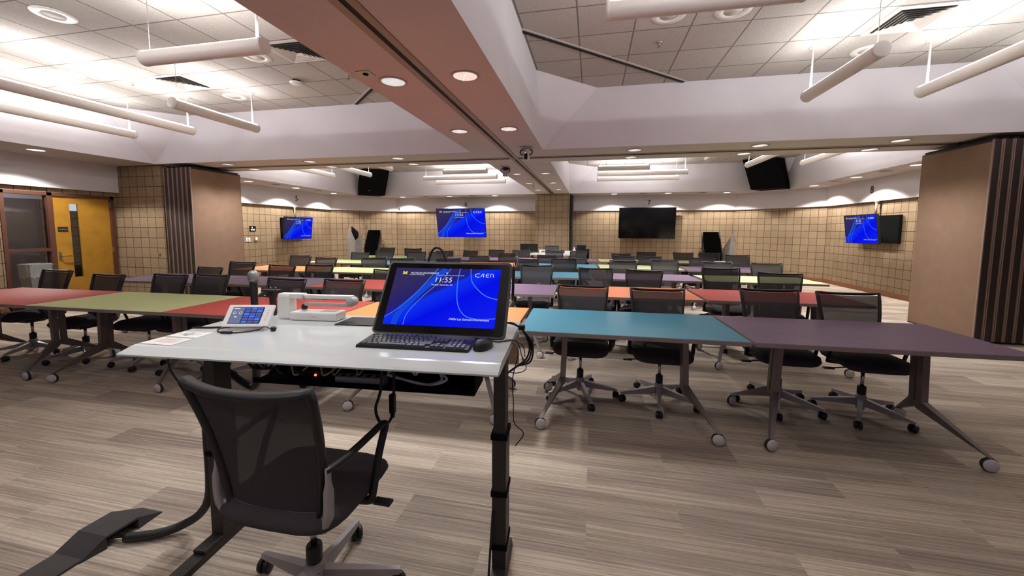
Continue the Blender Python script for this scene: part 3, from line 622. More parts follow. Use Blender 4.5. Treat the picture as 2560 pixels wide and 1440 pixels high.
# ---------------------------------------------------------------- flip-top tables
TW, TD, TZ = 1.500, .80, .735
def make_table(col):
    t = thing('training_table', '', 'table')
    bm = bm_new(); add_box(bm, -TW/2, TW/2, -TD/2, TD/2, TZ-.030, TZ-.0015, 0, bevel=.003); make('edge_band', bm, M_edge, t)
    bm = bm_new(); add_box(bm, -TW/2+.003, TW/2-.003, -TD/2+.003, TD/2-.003, TZ-.012, TZ); make('tabletop', bm, LAM[col], t)
    bm = bm_new(); add_box(bm, -.55, .55, -.035, .035, TZ-.075, TZ-.032, bevel=.006); make('crossbeam', bm, M_dark, t)
    for s in (-1, 1):
        cx = s*.44
        bm = bm_new()
        fx = s*.60
        for sg_, y0, y1, hw in ((-1, -.060, -.016, .021), (1, .008, .048, .017)):
            yy = sg_*.34; c0 = cx+s*.015; ym = (y0+y1)/2
            add_hexa(bm, [(c0-hw, y0, .29), (c0+hw, y0, .29), (c0+hw, y1, .29), (c0-hw, y1, .29)], [(cx-hw, y0, TZ-.04), (cx+hw, y0, TZ-.04), (cx+hw, y1, TZ-.04), (cx-hw, y1, TZ-.04)])
            fr = [(fx-.012, yy-.013, .086), (fx+.012, yy-.013, .086), (fx+.012, yy+.013, .086), (fx-.012, yy+.013, .086)]
            hi_, lo_ = (.292, .235) if sg_ < 0 else (.235, .292)
            add_hexa(bm, fr, [(c0-hw, y0, hi_ if sg_ < 0 else lo_-.057), (c0+hw, y0, hi_ if sg_ < 0 else lo_-.057), (c0+hw, y1, .235 if sg_ < 0 else .292), (c0-hw, y1, .235 if sg_ < 0 else .292)])
            add_hexa(bm, [(c0-hw, y0, .235), (c0+hw, y0, .235), (c0+hw, y1, .235), (c0-hw, y1, .235)], [(c0-hw, y0, .292), (c0+hw, y0, .292), (c0+hw, y1, .292), (c0-hw, y1, .292)])
        add_box(bm, cx+s*.015-.015, cx+s*.015+.015, -.02, .012, .245, .285)
        lg = make('leg', bm, M_leg, t)
        bm = bm_new(); add_box(bm, cx-.05, cx+.05, -.11, .11, TZ-.052, TZ-.031, bevel=.004); make('flip_bracket', bm, M_dark, t)
        for yy in (-.34, .34):
            a = 1.35*s*(1 if yy < 0 else .8)+.1
            bm = bm_new(); mt = Matrix.Translation((fx, yy, .0425)) @ Matrix.Rotation(a, 4, 'Z') @ Matrix.Rotation(PI/2, 4, 'Y')
            add_lathe(bm, [(0, -.021), (.034, -.021), (.038, -.017), (.038, .017), (.034, .021), (0, .021)], 20, 0, mt)
            add_lathe(bm, [(.034, -.010), (.0415, -.010), (.0415, .010), (.034, .010)], 20, 1, mt)
            add_tube(bm, [(fx, yy, .045), (fx, yy, .092)], .010, 8, 2)
            make('caster', bm, [M_caster, M_dark, M_leg], t)
    return t
TABP = {}
def place_table(col, x, y, rz, label, grp):
    if col not in TABP:
        t = make_table(col); TABP[col] = t; t.location = (x, y, 0); t.rotation_euler = (0, 0, rz); t['label'] = label; t['group'] = grp; return t
    return dup(TABP[col], (x, y, 0), rz, label, grp)
ROWN = ['front row', 'second row', 'third row', 'fourth row', 'fifth row']
ROWS = [
 ([-5.815, -4.305, -2.81, -1.285, .25, 1.77], ['red', 'green', 'red', 'orange', 'teal', 'purple'], lambda x: 3.035+.030*(x-.25)),
 ([-5.71, -4.185, -2.67, -1.16, .375, 1.91], ['purple', 'purple', 'red', 'purple', 'orange', 'red'], lambda x: 4.60+.032*(x-1)),
 ([-5.38, -3.85, -2.31, -.76, .785, 2.36], ['orange', 'green', 'teal', 'teal', 'purple', 'green'], lambda x: 6.18+.042*(x-1)),
 ([-5.24, -3.71, -2.18, -.65, .89, 2.43], ['green', 'teal', 'orange', 'teal', 'green', 'purple'], lambda x: 7.78+.038*(x-1)),
 ([-5.23, -3.71, -2.17, -.63, .91, 2.44], ['green', 'purple', 'purple', 'purple', 'green', 'green'], lambda x: 9.37+.05*(x-1))]
CN = dict(red='red', green='lime green', orange='orange', teal='teal blue', purple='purple')
PS = ['leftmost in %s', 'second from left in %s', 'third from left in %s', 'third from right in %s', 'second from right in %s', 'rightmost in %s']
POS = ['leftmost in the %s', 'second from the left in the %s', 'third from the left in the %s', 'third from the right in the %s', 'second from the right in the %s', 'rightmost in the %s']
for ri, (xs_, cols, fy) in enumerate(ROWS):
    for i, (x, c) in enumerate(zip(xs_, cols)):
        sl = (fy(x+.1)-fy(x-.1))/.2
        place_table(c, x, fy(x), math.atan(sl), '%s topped wheeled table, %s' % (CN[c], POS[i] % ROWN[ri]), 'flip-top tables, '+ROWN[ri])

# ---------------------------------------------------------------- mesh swivel chairs (local front is -Y)
def chair_back_pt(u, v, off=0):
    hw = .190+.036*v**1.3 - .02*(1-v)**3
    x = hw*u; z = .462+.445*v+.014*abs(u)**3*v*v*v
    y = .190+.02*v+.085*v*v-.036*u*u*(.6+.4*v)+off
    return Vector((x, y, z))
def make_chair(dz=0, spin=0.3, near=False, name='office_chair'):
    t = thing(name, '', 'chair')
    nu, nv = (16, 14) if near else (8, 7)
    def J(p): return Vector((p[0], p[1], p[2]+dz))
    # seat cushion
    bm = bm_new()
    def seat(u, v):
        a = 2*PI*u; ce, se = math.cos(a), math.sin(a); n = .45
        sx = math.copysign(abs(ce)**n, ce); sy = math.copysign(abs(se)**n, se)
        prof = [(0, .478), (.6, .480), (.88, .472), (.98, .455), (1.0, .437), (.96, .420), (.80, .410), (0, .408)][min(int(round(v*7)), 7)]
        r, z = prof
        X = .24*sx*r; Y = .225*sy*r
        if Y < -.13: z -= (-.13-Y)*.28
        return Vector((X, Y, z+dz))
    add_grid(bm, seat, 28 if near else 20, 7); bmesh.ops.remove_doubles(bm, verts=bm.verts, dist=.0005); make('seat', bm, M_seat, t)
    bm = bm_new(); add_box(bm, -.16, .16, -.13, .15, .385+dz, .412+dz, bevel=.008); add_box(bm, -.07, .07, -.08, .08, .355+dz, .388+dz, bevel=.008); make('seat_mechanism', bm, M_black, t)
    # back net
    bm = bm_new(); add_grid(bm, lambda u, v: J(chair_back_pt((2*u-1)*.95, .03+.94*v)), nu, nv); make('backrest', bm, M_netd if near else M_net, t)
    # rim around the net
    per = [chair_back_pt(-1, v/10) for v in range(0, 11)]+[chair_back_pt(-1+2*u/12, 1) for u in range(1, 12)]+[chair_back_pt(1, 1-v/10) for v in range(0, 11)]+[chair_back_pt(1-2*u/8, 0) for u in range(1, 8)]
    bm = bm_new(); add_tube(bm, [J(p) for p in per], .019, 8 if near else 6, closed=True, flat=(1.0, .6)); make('back_rim', bm, M_black, t)
    # grey uprights joined under the seat
    bm = bm_new()
    for s in (-1, 1):
        pts = [(s*.212, .178, .64), (s*.214, .180, .56), (s*.208, .178, .47), (s*.17, .15, .405), (s*.08, .06, .392)]
        rr = [.012, .020, .022, .018, .014]
        add_tube(bm, [J(p) for p in smooth_path(pts, 3)], [rr[min(int(i/3), 4)] for i in range(13)], 6, flat=(1.1, .7))
    low = [chair_back_pt(-1+2*u/8, 0)+Vector((0, .004, -.020)) for u in range(9)]
    add_tube(bm, [J((-.208, .178, .47))]+[J(p) for p in low]+[J((.208, .178, .47))], .012, 6)
    add_tube(bm, [J((-.085, .06, .392)), J((.085, .06, .392))], .012, 6)
    make('back_bracket', bm, M_grey, t)
    for s in (-1, 1):
        bm = bm_new(); pts = [(s*.208, .185, .630), (s*.235, .10, .640), (s*.246, .0, .650), (s*.250, -.085, .655), (s*.251, -.105, .645), (s*.250, -.098, .625), (s*.250, -.05, .54), (s*.250, -.01, .43), (s*.235, .0, .405), (s*.12, .0, .40)]
        add_tube(bm, [J(p) for p in smooth_path(pts, 4)], .0125, 8 if near else 6, flat=(1.25, .8)); make('armrest', bm, M_black, t)
    bm = bm_new(); add_tube(bm, [J((-.10, -.02, .375)), J((-.24, -.05, .368))], .005, 6); add_box(bm, -.30, -.23, -.068, -.035, .36+dz, .372+dz, bevel=.004); make('lever', bm, M_black, t)
    if near:
        bm = bm_new(); add_tube(bm, [J((.10, .03, .375)), J((.26, .02, .372))], .007, 6); add_box(bm, .25, .32, -.005, .045, .362+dz, .388+dz, bevel=.01); make('lever', bm, M_black, t)
        bm = bm_new(); add_lathe(bm, [(0, -.012), (.03, -.01), (.036, 0), (.03, .01), (0, .012)], 16, mtx=Matrix.Translation(J((.225, .165, .70))) @ Matrix.Rotation(PI/2, 4, 'Y') @ Matrix.Diagonal((1.5, .8, 1, 1))); make('adjuster_knob', bm, M_dark, t)
    bm = bm_new(); add_tube(bm, [(0, 0, .20), (0, 0, .36+dz)], .013, 12); make('gas_lift', bm, M_chrome, t)
    bm = bm_new(); add_lathe(bm, [(0, .165), (.026, .165), (.029, .172), (.029, .228), (.026, .236), (0, .236)], 18); make('lift_collar', bm, M_black, t)
    bm = bm_new(); add_lathe(bm, [(0, .05), (.026, .05), (.036, .09), (.038, .15), (.028, .168), (0, .168)], 16)
    for k in range(5):
        a = spin+2*PI*k/5; R_ = Matrix.Rotation(a, 4, 'Z')
        bot = [(.02, -.020, .082), (.02, .020, .082), (.315, .011, .062), (.315, -.011, .062)]
        top = [(.02, -.017, .142), (.02, .017, .142), (.315, .009, .082), (.315, -.009, .082)]
        add_hexa(bm, [R_ @ Vector(p) for p in bot], [R_ @ Vector(p) for p in top])
    make('star_base', bm, M_grey, t)
    for k in range(5):
        a = spin+2*PI*k/5; cx, cy = .305*math.cos(a), .305*math.sin(a)
        bm = bm_new(); mt = Matrix.Translation((cx, cy, .029)) @ Matrix.Rotation(a+.9+k*1.3, 4, 'Z') @ Matrix.Rotation(PI/2, 4, 'Y')
        for s in (-1, 1): add_lathe(bm, [(0, s*.006), (.027, s*.006), (.029, s*.010), (.027, s*.022), (.015, s*.026), (0, s*.026)], 14 if near else 10, 0, mt)
        add_lathe(bm, [(0, -.007), (.02, -.007), (.02, .007), (0, .007)], 10, 0, mt); add_tube(bm, [(cx, cy, .03), (cx, cy, .066)], .007, 6)
        make('caster', bm, M_black, t)
    return t
# the presenter's chair
pc = make_chair(dz=.045, spin=math.radians(23-180), near=True)
pc.location = (-1.02, 1.20, 0); pc.rotation_euler = (0, 0, PI); pc['label'] = 'black mesh swivel chair with grey brackets at the white desk, seen from behind'

CHP = []
UPPER = ('seat', 'backrest', 'back_rim', 'back_bracket', 'armrest', 'lever', 'seat_mechanism')
def place_chair(x, y, rz, dz, spin, label, grp):
    dz = max(-.09, min(.06, dz))
    if not CHP:
        t = make_chair(0, 0); CHP.append(t); t.location = (x, y, 0); t.rotation_euler = (0, 0, rz); t['label'] = label; t['group'] = grp
    else: t = dup(CHP[0], (x, y, 0), rz, label, grp)
    for c in t.children:
        n = c.name.split('.')[0]
        if n in UPPER: c.location = (0, 0, dz)
        elif n in ('star_base', 'caster'): c.rotation_euler = (0, 0, spin-rz)
        elif n == 'gas_lift': c.location = (0, 0, min(dz, 0)*.3)
    return t
def seg_dist(a, b, c, d):
    best = 9
    for i in range(7):
        p = (a[0]+(b[0]-a[0])*i/6, a[1]+(b[1]-a[1])*i/6)
        for j in range(5):
            q = (c[0]+(d[0]-c[0])*j/4, c[1]+(d[1]-c[1])*j/4); best = min(best, math.hypot(p[0]-q[0], p[1]-q[1]))
    return best
OBST = []
CHAIRS = [[(-6.272, 3.423, 0.0, 0.01), (-5.5, 3.402, 0.0, -0.023), (-4.634, 3.421, 0.0, 0.0), (-4.094, 3.474, 0.0, 0.01), (-3.155, 3.466, 0.0, -0.008), (-2.486, 3.485, 0.0, -0.002), (-0.078, 3.621, 0.0, 0.01), (0.576, 3.574, 0.0, 0.0), (1.525, 3.766, 0.0, 0.01), (2.1, 3.729, 0.0, 0.01)], [(-5.858, 4.939, 0.0, -0.086), (-5.266, 4.93, 0.0, 0.007), (-4.576, 4.962, 0.0, -0.031), (-3.949, 4.977, 0.0, -0.011), (-2.854, 5.017, 0.0, -0.058), (-0.752, 5.363, 0.0, 0.031), (0.07, 5.33, 0.0, 0.01), (0.658, 5.121, -0.28, 0.01), (1.64, 5.444, 0.0, 0.039), (2.251, 5.254, -0.29, 0.01)], [(-5.518, 6.477, 0.0, 0.01), (-4.973, 6.472, 0.0, -0.025), (-4.045, 6.505, 0.47, -0.013), (-3.466, 6.529, 0.29, -0.014), (-2.579, 6.563, 0.31, -0.006), (-1.103, 6.671, -0.27, 0.01), (-0.482, 6.938, 0.0, 0.01), (0.534, 6.69, -0.26, 0.009), (1.223, 7.01, 0.0, 0.019), (2.023, 6.922, 0.0, 0.01), (2.715, 6.8, 0.0, 0.01)], [(-5.286, 8.083, 0.0, -0.024), (-4.795, 8.292, 0.0, 0.01), (-3.932, 8.214, 0.0, 0.01), (-3.403, 8.211, 0.0, 0.01), (-2.392, 8.192, 0.0, -0.06), (-1.848, 8.216, -0.36, 0.01), (-0.936, 8.238, -0.27, -0.018), (-0.278, 8.263, -0.49, -0.075), (0.675, 8.296, -0.34, -0.017), (1.188, 8.315, -0.27, -0.012), (2.192, 8.35, -0.32, -0.027), (2.915, 8.676, 0.0, 0.026)], [(-5.579, 9.821, 0.0, 0.01), (-4.764, 9.614, 0.26, 0.004), (-3.779, 9.68, 0.46, -0.048), (-3.238, 9.701, -0.31, -0.035), (-2.435, 9.731, -0.31, -0.002), (-1.789, 9.762, 0.0, 0.001), (-0.907, 9.866, 0.0, 0.01), (-0.345, 9.833, -0.31, 0.001), (0.783, 9.885, 0.0, -0.053), (1.248, 9.91, -0.28, -0.007), (2.237, 9.958, 0.0, -0.007), (2.708, 9.982, -0.26, -0.005)]]
for row, lst in enumerate(CHAIRS):
    xs_, cols, fy = ROWS[min(row, 4)]
    feet = []
    for x, c in zip(xs_, cols):
        rz_ = math.atan((fy(x+.1)-fy(x-.1))/.2); cs_, sn = math.cos(rz_), math.sin(rz_)
        W2 = lambda u, v: (x+u*cs_-v*sn, fy(x)+u*sn+v*cs_)
        for sx in (-1, 1): feet.append((W2(sx*.565, .24), W2(sx*.60, .34)))
    items = []
    lst = sorted(lst)
    xx = [l[0]+.295*math.sin(l[2]) for l in lst]
    for _ in range(40):
        for i in range(len(xx)-1):
            g = .535-(xx[i+1]-xx[i])
            if g > 0 and abs(lst[i][1]-lst[i+1][1]) < .5: xx[i] -= g/2; xx[i+1] += g/2
    for l, x in zip(lst, xx):
        ti = min(range(6), key=lambda i: abs(xs_[i]-x)); items.append((ti, x, max(l[1]-.295*math.cos(l[2]), fy(x)+.4+.18-.295+.2*abs(math.sin(l[2]))), l[2], l[3]))
    for ti in range(6):
        grp = sorted([i for i in items if i[0] == ti], key=lambda i: i[1])
        for k, (ti_, x, y, rz, dz) in enumerate(grp):
            side = 'behind' if len(grp) == 1 else 'at %s of' % (['left', 'right'] if len(grp) == 2 else ['left', 'middle', 'right'])[k]
            lb = 'black mesh chair %s the %s table %s' % (side, CN[cols[ti]].split()[0], PS[ti] % ROWN[row])
            best = None
            for q in range(24):
                sp = math.radians(3*q)+.07; sc = 9
                for m_ in range(5):
                    e = (x+.315*math.cos(sp+m_*2*PI/5), y+.315*math.sin(sp+m_*2*PI/5))
                    for f_ in feet: sc = min(sc, seg_dist((x, y), e, f_[0], f_[1])-.045)
                    for o_ in OBST:
                        if math.hypot(o_[0]-x, o_[1]-y) < .75: sc = min(sc, seg_dist((x, y), e, (o_[0], o_[1]), (o_[2], o_[3]))-.04)
                sc = min(sc, .03)+random.uniform(0, .004)
                if best is None or sc > best[0]: best = (sc, sp)
            for m_ in range(5): OBST.append((x, y, x+.315*math.cos(best[1]+m_*2*PI/5), y+.315*math.sin(best[1]+m_*2*PI/5)))
            place_chair(x, y, rz, dz, best[1], lb, 'mesh chairs behind the '+ROWN[row])

# ---------------------------------------------------------------- wall screens
def screen_art(parent, W, H, full=True, y=-.001):
    # art lies in the local XZ plane, facing -Y; origin bottom centre
    def T(u, v): return (-W/2+u*W, v*H)
    uvn = 'UVMap'
    bm = bm_new(); uvl = bm.loops.layers.uv.new(uvn)
    f = bm.faces.new([bm.verts.new((a[0], y, a[1])) for a in (T(0, 0), T(1, 0), T(1, 1), T(0, 1))])
    for lp, uv in zip(f.loops, ((0, 0), (1, 0), (1, 1), (0, 1))): lp[uvl].uv = uv
    make('screen_image', bm, M_screen, parent, fixn=False)
    bm = bm_new()
    def strip(pts, wd, mi, yy):
        P = smooth_path([(p[0]*W-W/2, yy, p[1]*H) for p in pts], 8)
        L = []
        for i, p in enumerate(P):
            t = (P[min(i+1, len(P)-1)]-P[max(i-1, 0)]).normalized(); n = Vector((-t.z, 0, t.x))*wd*W/2
            a, b = p+n, p-n
            for q in (a, b): q.x = max(-W/2, min(W/2, q.x)); q.z = max(0, min(H, q.z))
            L.append((bm.verts.new(a), bm.verts.new(b)))
        for a, b in zip(L, L[1:]):
            try: f = bm.faces.new((a[0], a[1], b[1], b[0])); f.material_index = mi
            except ValueError: pass
    c1 = [(.02, .10), (.14, .27), (.30, .62), (.43, 1.0)]
    strip([(.10, .0), (.13, .22), (.28, .56), (.49, 1.0)], .055, 1, y-.0004)
    strip([(0, .12), (.10, .26), (.25, .56), (.41, 1.0)], .007, 0, y-.0008); strip([(.19, 0), (.205, .20), (.31, .48), (.47, .80), (.53, 1.0)], .007, 0, y-.0008)
    strip([(.62, 1.0), (.615, .75), (.645, .40), (.72, .20), (.84, .14), (1.0, .16)], .008, 0, y-.0008)
    strip([(.72, 1.0), (.745, .78), (.82, .62), (.90, .52), (1.0, .47)], .008, 0, y-.0008)
    make('screen_curves', bm, [M_sl, M_sb], parent, fixn=False)
    Rm = lambda u, v: Matrix.Translation((u*W-W/2, y-.0012, v*H)) @ Matrix.Rotation(PI/2, 4, 'X')
    text_mesh('clock_text', '11:55', .072*W, M_sw, parent, 0, Rm(.475, .785), shear=.1, space=1.08)
    text_mesh('date_text', 'Tuesday, September 23', .021*W, M_sw, parent, 0, Rm(.47, .70))
    text_mesh('heading_text', 'MICHIGAN ENGINEERING', .0235*W, M_sw, parent, 0, Rm(.285, .905), shear=.2, bold=0)
    if full:
        text_mesh('notice_text', 'or use the Windows Security button to unlock', .014*W, M_sw, parent, 0, Rm(.535, .873))
        text_mesh('heading_text', 'UNIVERSITY OF MICHIGAN', .012*W, M_sw, parent, 0, Rm(.215, .873))
    text_mesh('footer_text', 'CAEN Lab Software Environment', .026*W, M_sw, parent, 0, Rm(.77, .125))
    # outlined CAEN mark
    bm = bm_new(); s = W*.021
    def st(pts, ox):
        P = [(p[0]*s+ox*s, p[1]*s) for p in pts]
        add_tube(bm, [Vector((.855*W-W/2+p[0], y-.0014, .885*H+p[1])) for p in P], .0024*W, 4)
    arcC = [(1.1*math.cos(math.radians(a)), .8*math.sin(math.radians(a))) for a in (60, 90, 140, 180, 220, 270, 300)]
    st([(.9, .8)]+arcC[1:-1]+[(.9, -.8)], -3.0); st([(-.7, -.8), (0, .8), (.55, .8), (.55, -.8)], -.9); st([(0, -.15), (.55, -.15)], -.9)
    st([(1.0, .8), (.1, .8), (-.3, .4), (-.3, -.4), (.1, -.8), (1.0, -.8)], 1.0); st([(-.3, 0), (.9, 0)], 1.0); st([(-.5, -.8), (-.5, .8), (.3, .8), (.7, .3), (.7, -.8)], 3.2)
    make('brand_mark', bm, M_sw, parent)
    # block letter
    bm = bm_new(); k = W*.0205; o = (.095*W-W/2, .905*H)
    poly = [(-1.1, -.75), (-.35, -.75), (-.35, -.40), (-.5, -.40), (-.5, .15), (0, -.55), (.5, .15), (.5, -.40), (.35, -.40), (.35, -.75), (1.1, -.75), (1.1, -.40), (.95, -.40), (.95, .40), (1.1, .40), (1.1, .75), (.5, .75), (0, .1), (-.5, .75), (-1.1, .75), (-1.1, .40), (-.95, .40), (-.95, -.40), (-1.1, -.40)]
    f = bm.faces.new([bm.verts.new((o[0]+p[0]*k, y-.0012, o[1]+p[1]*k)) for p in poly]); bmesh.ops.triangulate(bm, faces=[f]); make('block_letter', bm, M_sy, parent, fixn=False)
    # padlock
    bm = bm_new(); add_box(bm, .50*W-W/2-.006*W, .50*W-W/2+.006*W, y-.0013, y-.0008, .905*H, .905*H+.010*W); make('padlock_icon', bm, M_sw, parent)
def tv(loc, rz, tilt, W, H, on, label, backing=None):
    t = thing('wall_television' if not on else 'wall_display', label, 'television' if not on else 'screen', loc, rz, None)
    # tilt: top leans forward (-Y)
    g = Matrix.Rotation(tilt, 4, 'X')
    bm = bm_new(); add_box(bm, -W/2-.012, W/2+.012, .001, .05, -.016, H+.014, bevel=.004); c = make('casing', bm, M_black, t); c.matrix_basis = g
    if on: screen_art(c, W, H, True, -.001)
    else:
        bm = bm_new(); add_box(bm, -W/2, W/2, -.002, .003, 0, H); make('screen', bm, M_gloss, c)
    bm = bm_new(); add_box(bm, -.2, .2, .06, .075, H*.25, H*.75); add_box(bm, -.04, .04, .04, .25, H*.4, H*.5); mb = make('mount', bm, M_dark, t)
    return t
tv((-4.86, 14.0, 1.17), 0, math.radians(13), 1.90, 1.07, True, 'large lit blue lock screen on the back wall under number 6')
tv((1.84, 14.12, 1.18), 0, math.radians(4), 1.86, 1.05, False, 'large switched off black television on the back wall under number 7')
tv((-9.27, 10.76, 1.13), PI/2+.0, math.radians(6), 1.17, .68, True, 'lit blue lock screen on the left wall under number 5')
tv((6.17, 10.50, 1.18), -PI/2, math.radians(8), 1.10, .65, True, 'lit blue lock screen on the right wall under number 8')
tv((-4.9, YF+.13, 1.3), PI, math.radians(4), 1.9, 1.07, True, 'lit blue lock screen on the wall behind the viewer, left, outside the picture')
tv((1.9, YF+.13, 1.3), PI, math.radians(4), 1.9, 1.07, True, 'lit blue lock screen on the wall behind the viewer, right, outside the picture')
for n_, loc, sz, lb in (('mount_panel', (XL+.03, 10.78, 1.13), (.02, .45, .66), 'black backing panel between the block wall and the left lit screen'), ('mount_panel', (XR-.05, 10.40, 1.19), (.03, .64, .62), 'black backing panel showing right of the lit screen under number 8')):
    bm = bm_new(); add_box(bm, -sz[0], sz[0], -sz[1], sz[1], 0, sz[2]); tag(make(n_, bm, M_blackm, None, loc), lb, 'panel')
for p, q, r, lb, m_ in (((FL+.03, 10.82, 1.80), (FL+.03, 10.82, 2.15), .022, 'tan conduit running up from the left wall screen', M_white), ((FR-.03, 10.43, 1.83), (FR-.03, 10.43, 2.15), .022, 'tan conduit running up from the right wall screen', M_white),
                        ((-8.62, 13.52, 1.46), (-8.62, 13.52, 2.15), .012, 'thin tan conduit on the angled wall above the left stack', M_white)):
    bm = bm_new(); add_tube(bm, [p, q], r, 8); add_box(bm, q[0]-.03, q[0]+.03, q[1]-.03, q[1]+.03, 2.12, 2.15); tag(make('conduit', bm, mat('conduit_tan', srgb(178, 150, 128), .6, noise=.04)), lb, 'conduit')
for x, y, rz, lb_ in ((-7.60, FB-.004, 0, 'small grey plate on the white band left of the lit back screen'), (6.40-.10, 12.62, -.80, 'small grey plate on the angled white band by the right corner')):
    bm = bm_new(); add_box(bm, -.03, .03, -.008, 0, -.05, .05, bevel=.003); add_box(bm, -.02, .02, -.011, -.008, -.03, .03, 1); o = make('wall_plate', bm, [M_grey, M_dark], None, (x, y, 2.25), (0, 0, rz)); tag(o, lb_, 'plate')
# things on the left wall beside door_2
bm = bm_new(); add_box(bm, 0, .01, -.10, .10, -.075, .075, 0)
for dy, dz_ in ((-.05, -.03), (.0, -.03), (.045, -.03), (-.02, .03)): add_box(bm, .01, .013, dy-.018, dy+.018, dz_-.02, dz_+.02, 1)
tag(make('wall_notice', bm, [M_blackm, M_wplast], None, (XL+.002, 9.33, 1.44)), 'small black and white notice on the left block wall beside the door', 'sign')
bm = bm_new(); add_box(bm, 0, .012, -.07, .07, -.055, .055, 0, bevel=.003); add_box(bm, .012, .018, -.03, .03, -.02, .02, 1); tag(make('wall_switch', bm, [M_wplast, M_gplast], None, (XL+.002, 9.16, 1.13)), 'cream wall switch plate beside the brown door frame, left wall', 'switch')
bm = bm_new(); add_box(bm, 0, .04, -.03, .03, -.03, .06, 0, bevel=.006); add_lathe(bm, [(0, 0), (.02, 0), (.02, .05), (0, .055)], 12, 1, Matrix.Translation((.03, 0, -.05))); tag(make('wall_valve', bm, [M_wplast, M_steel], None, (XL+.002, 9.42, 1.13)), 'small cream fitting with metal knob right of the wall switch', 'fitting')
bm = bm_new(); add_lathe(bm, [(0, 0), (.02, 0), (.02, .03), (0, .035)], 12, 0, Matrix.Translation((0, 0, 0)) @ Matrix.Rotation(PI/2, 4, 'X')); tag(make('wall_hook', bm, M_steel, None, (-8.50, 6.119, .92)), 'small round metal knob on the block pillar', 'knob')

# ---------------------------------------------------------------- bin by the glass
t = thing('waste_bin', 'grey bin with a clear plastic liner, in front of the sidelight glass', 'bin', (-9.25, 4.72, 0)); t.scale = (.78, .78, .99)
bm = bm_new()
def loopb(h, z): return [(-h, -h*1.0, z), (h, -h, z), (h, h, z), (-h, h, z)]
def shellbox(bm, prof, mi=0):
    R = [[bm.verts.new(p) for p in loopb(h, z)] for h, z in prof]
    for a, b in zip(R, R[1:]):
        for k in range(4): f = bm.faces.new((a[k], a[(k+1) % 4], b[(k+1) % 4], b[k])); f.material_index = mi
    bm.faces.new(R[0][::-1])
shellbox(bm, [(.14, .005), (.175, .80), (.188, .80), (.188, .83), (.172, .83), (.137, .02)]); make('body', bm, M_trash, t)
bm = bm_new()
R = []
for h, z in ((.193, .60), (.197, .72), (.194, .838), (.170, .84), (.165, .6)):
    R.append([bm.verts.new((h*math.copysign(min(1, abs(math.cos(a))*1.3), math.cos(a))+random.uniform(-.006, .006), h*math.copysign(min(1, abs(math.sin(a))*1.3), math.sin(a))+random.uniform(-.006, .006), z+random.uniform(-.03, .03)*(z < .7))) for a in [2*PI*k/24 for k in range(24)]])
for a, b in zip(R, R[1:]):
    for k in range(24): bm.faces.new((a[k], a[(k+1) % 24], b[(k+1) % 24], b[k]))
make('liner', bm, M_bag, t)
bm = bm_new(); R = []
def shellc(bm): add_lathe(bm, [(0, .01), (.16, .01), (.19, .55), (.20, .56), (.19, .58), (.14, .60), (0, .61)], 20)
shellc(bm); tag(make('corridor_bin', bm, M_blackm, None, (-11.2, 6.36, .005)), 'black bin in the corridor, seen low through the yellow door window', 'bin')

# ---------------------------------------------------------------- stacked chairs at the angled walls
def stack(cx, cy, rz, n, side, where, z0=0, only=None):
    def one():
        t = thing('stacking_chair', '', 'chair')
        bm = bm_new(); add_grid(bm, lambda u, v: Vector((-.21+.42*u, -.22+.39*v, .44-.03*math.sin(PI*u))), 4, 4); add_grid(bm, lambda u, v: Vector((-.21+.42*u, .20+.07*v-.02*(2*u-1)**2, .50+.32*v)), 6, 3)
        make('shell', bm, M_blackm, t)
        bm = bm_new()
        for s in (-1, 1): add_tube(bm, [(s*.345, -.26, .01), (s*.237, -.2, .43), (s*.237, .17, .44), (s*.237, .27, .80)], .008, 6); add_tube(bm, [(s*.237, .08, .432), (s*.345, .20, .01)], .008, 6)
        add_tube(bm, [(-.237, .10, .425), (.237, .10, .425)], .008, 6)
        make('frame', bm, M_dark, t); return t
    base = None
    for k in range(n):
        z = k*.085
        lb = 'black stacking chair %s in the stack at the %s' % (['at the bottom', 'second from the bottom', 'third from the bottom', 'fourth from the bottom', 'fifth from the bottom', 'third from the top', 'second from the top', 'topmost'][k if n == 8 else k], where)
        o = one() if base is None else dup(base, (0, 0, 0), rz, lb)
        if base is None: base = o
        o.location = (cx-.024*k*math.sin(-rz)*-1, cy-.024*k*math.cos(rz), z); o.rotation_euler = (0, 0, rz); o['label'] = lb; o['group'] = 'stacked chairs at the '+where
stack(-7.76, 12.55, math.radians(200), 8, -1, 'left angled wall'); stack(3.60, 12.55, math.radians(160), 8, 1, 'right angled wall')
def cover(loc, rz, label, pts_b, hs):
    # upright folded panel standing zigzag on the floor
    bm = bm_new(); n = len(pts_b)
    for (a, b, ha, hb) in zip(pts_b, pts_b[1:], hs, hs[1:]):
        d = Vector((b[0]-a[0], b[1]-a[1])); nn = Vector((-d.y, d.x)).normalized()*.008
        add_hexa(bm, [(a[0]+nn.x, a[1]+nn.y, 0.002), (a[0]-nn.x, a[1]-nn.y, 0.002), (b[0]-nn.x, b[1]-nn.y, 0.002), (b[0]+nn.x, b[1]+nn.y, 0.002)],
                 [(a[0]+nn.x, a[1]+nn.y, ha), (a[0]-nn.x, a[1]-nn.y, ha), (b[0]-nn.x, b[1]-nn.y, hb), (b[0]+nn.x, b[1]+nn.y, hb)])
    return tag(make('folded_panel', bm, M_sheet, None, loc, (0, 0, rz)), label, 'panel')
cover((-8.30, 12.25, 0), 0, 'grey folded plastic panel with pointed tops in front of the left stack', [(-.30, .10), (-.14, -.02), (.16, -.14), (.34, .0)], [1.30, 1.50, 1.04, 1.29])
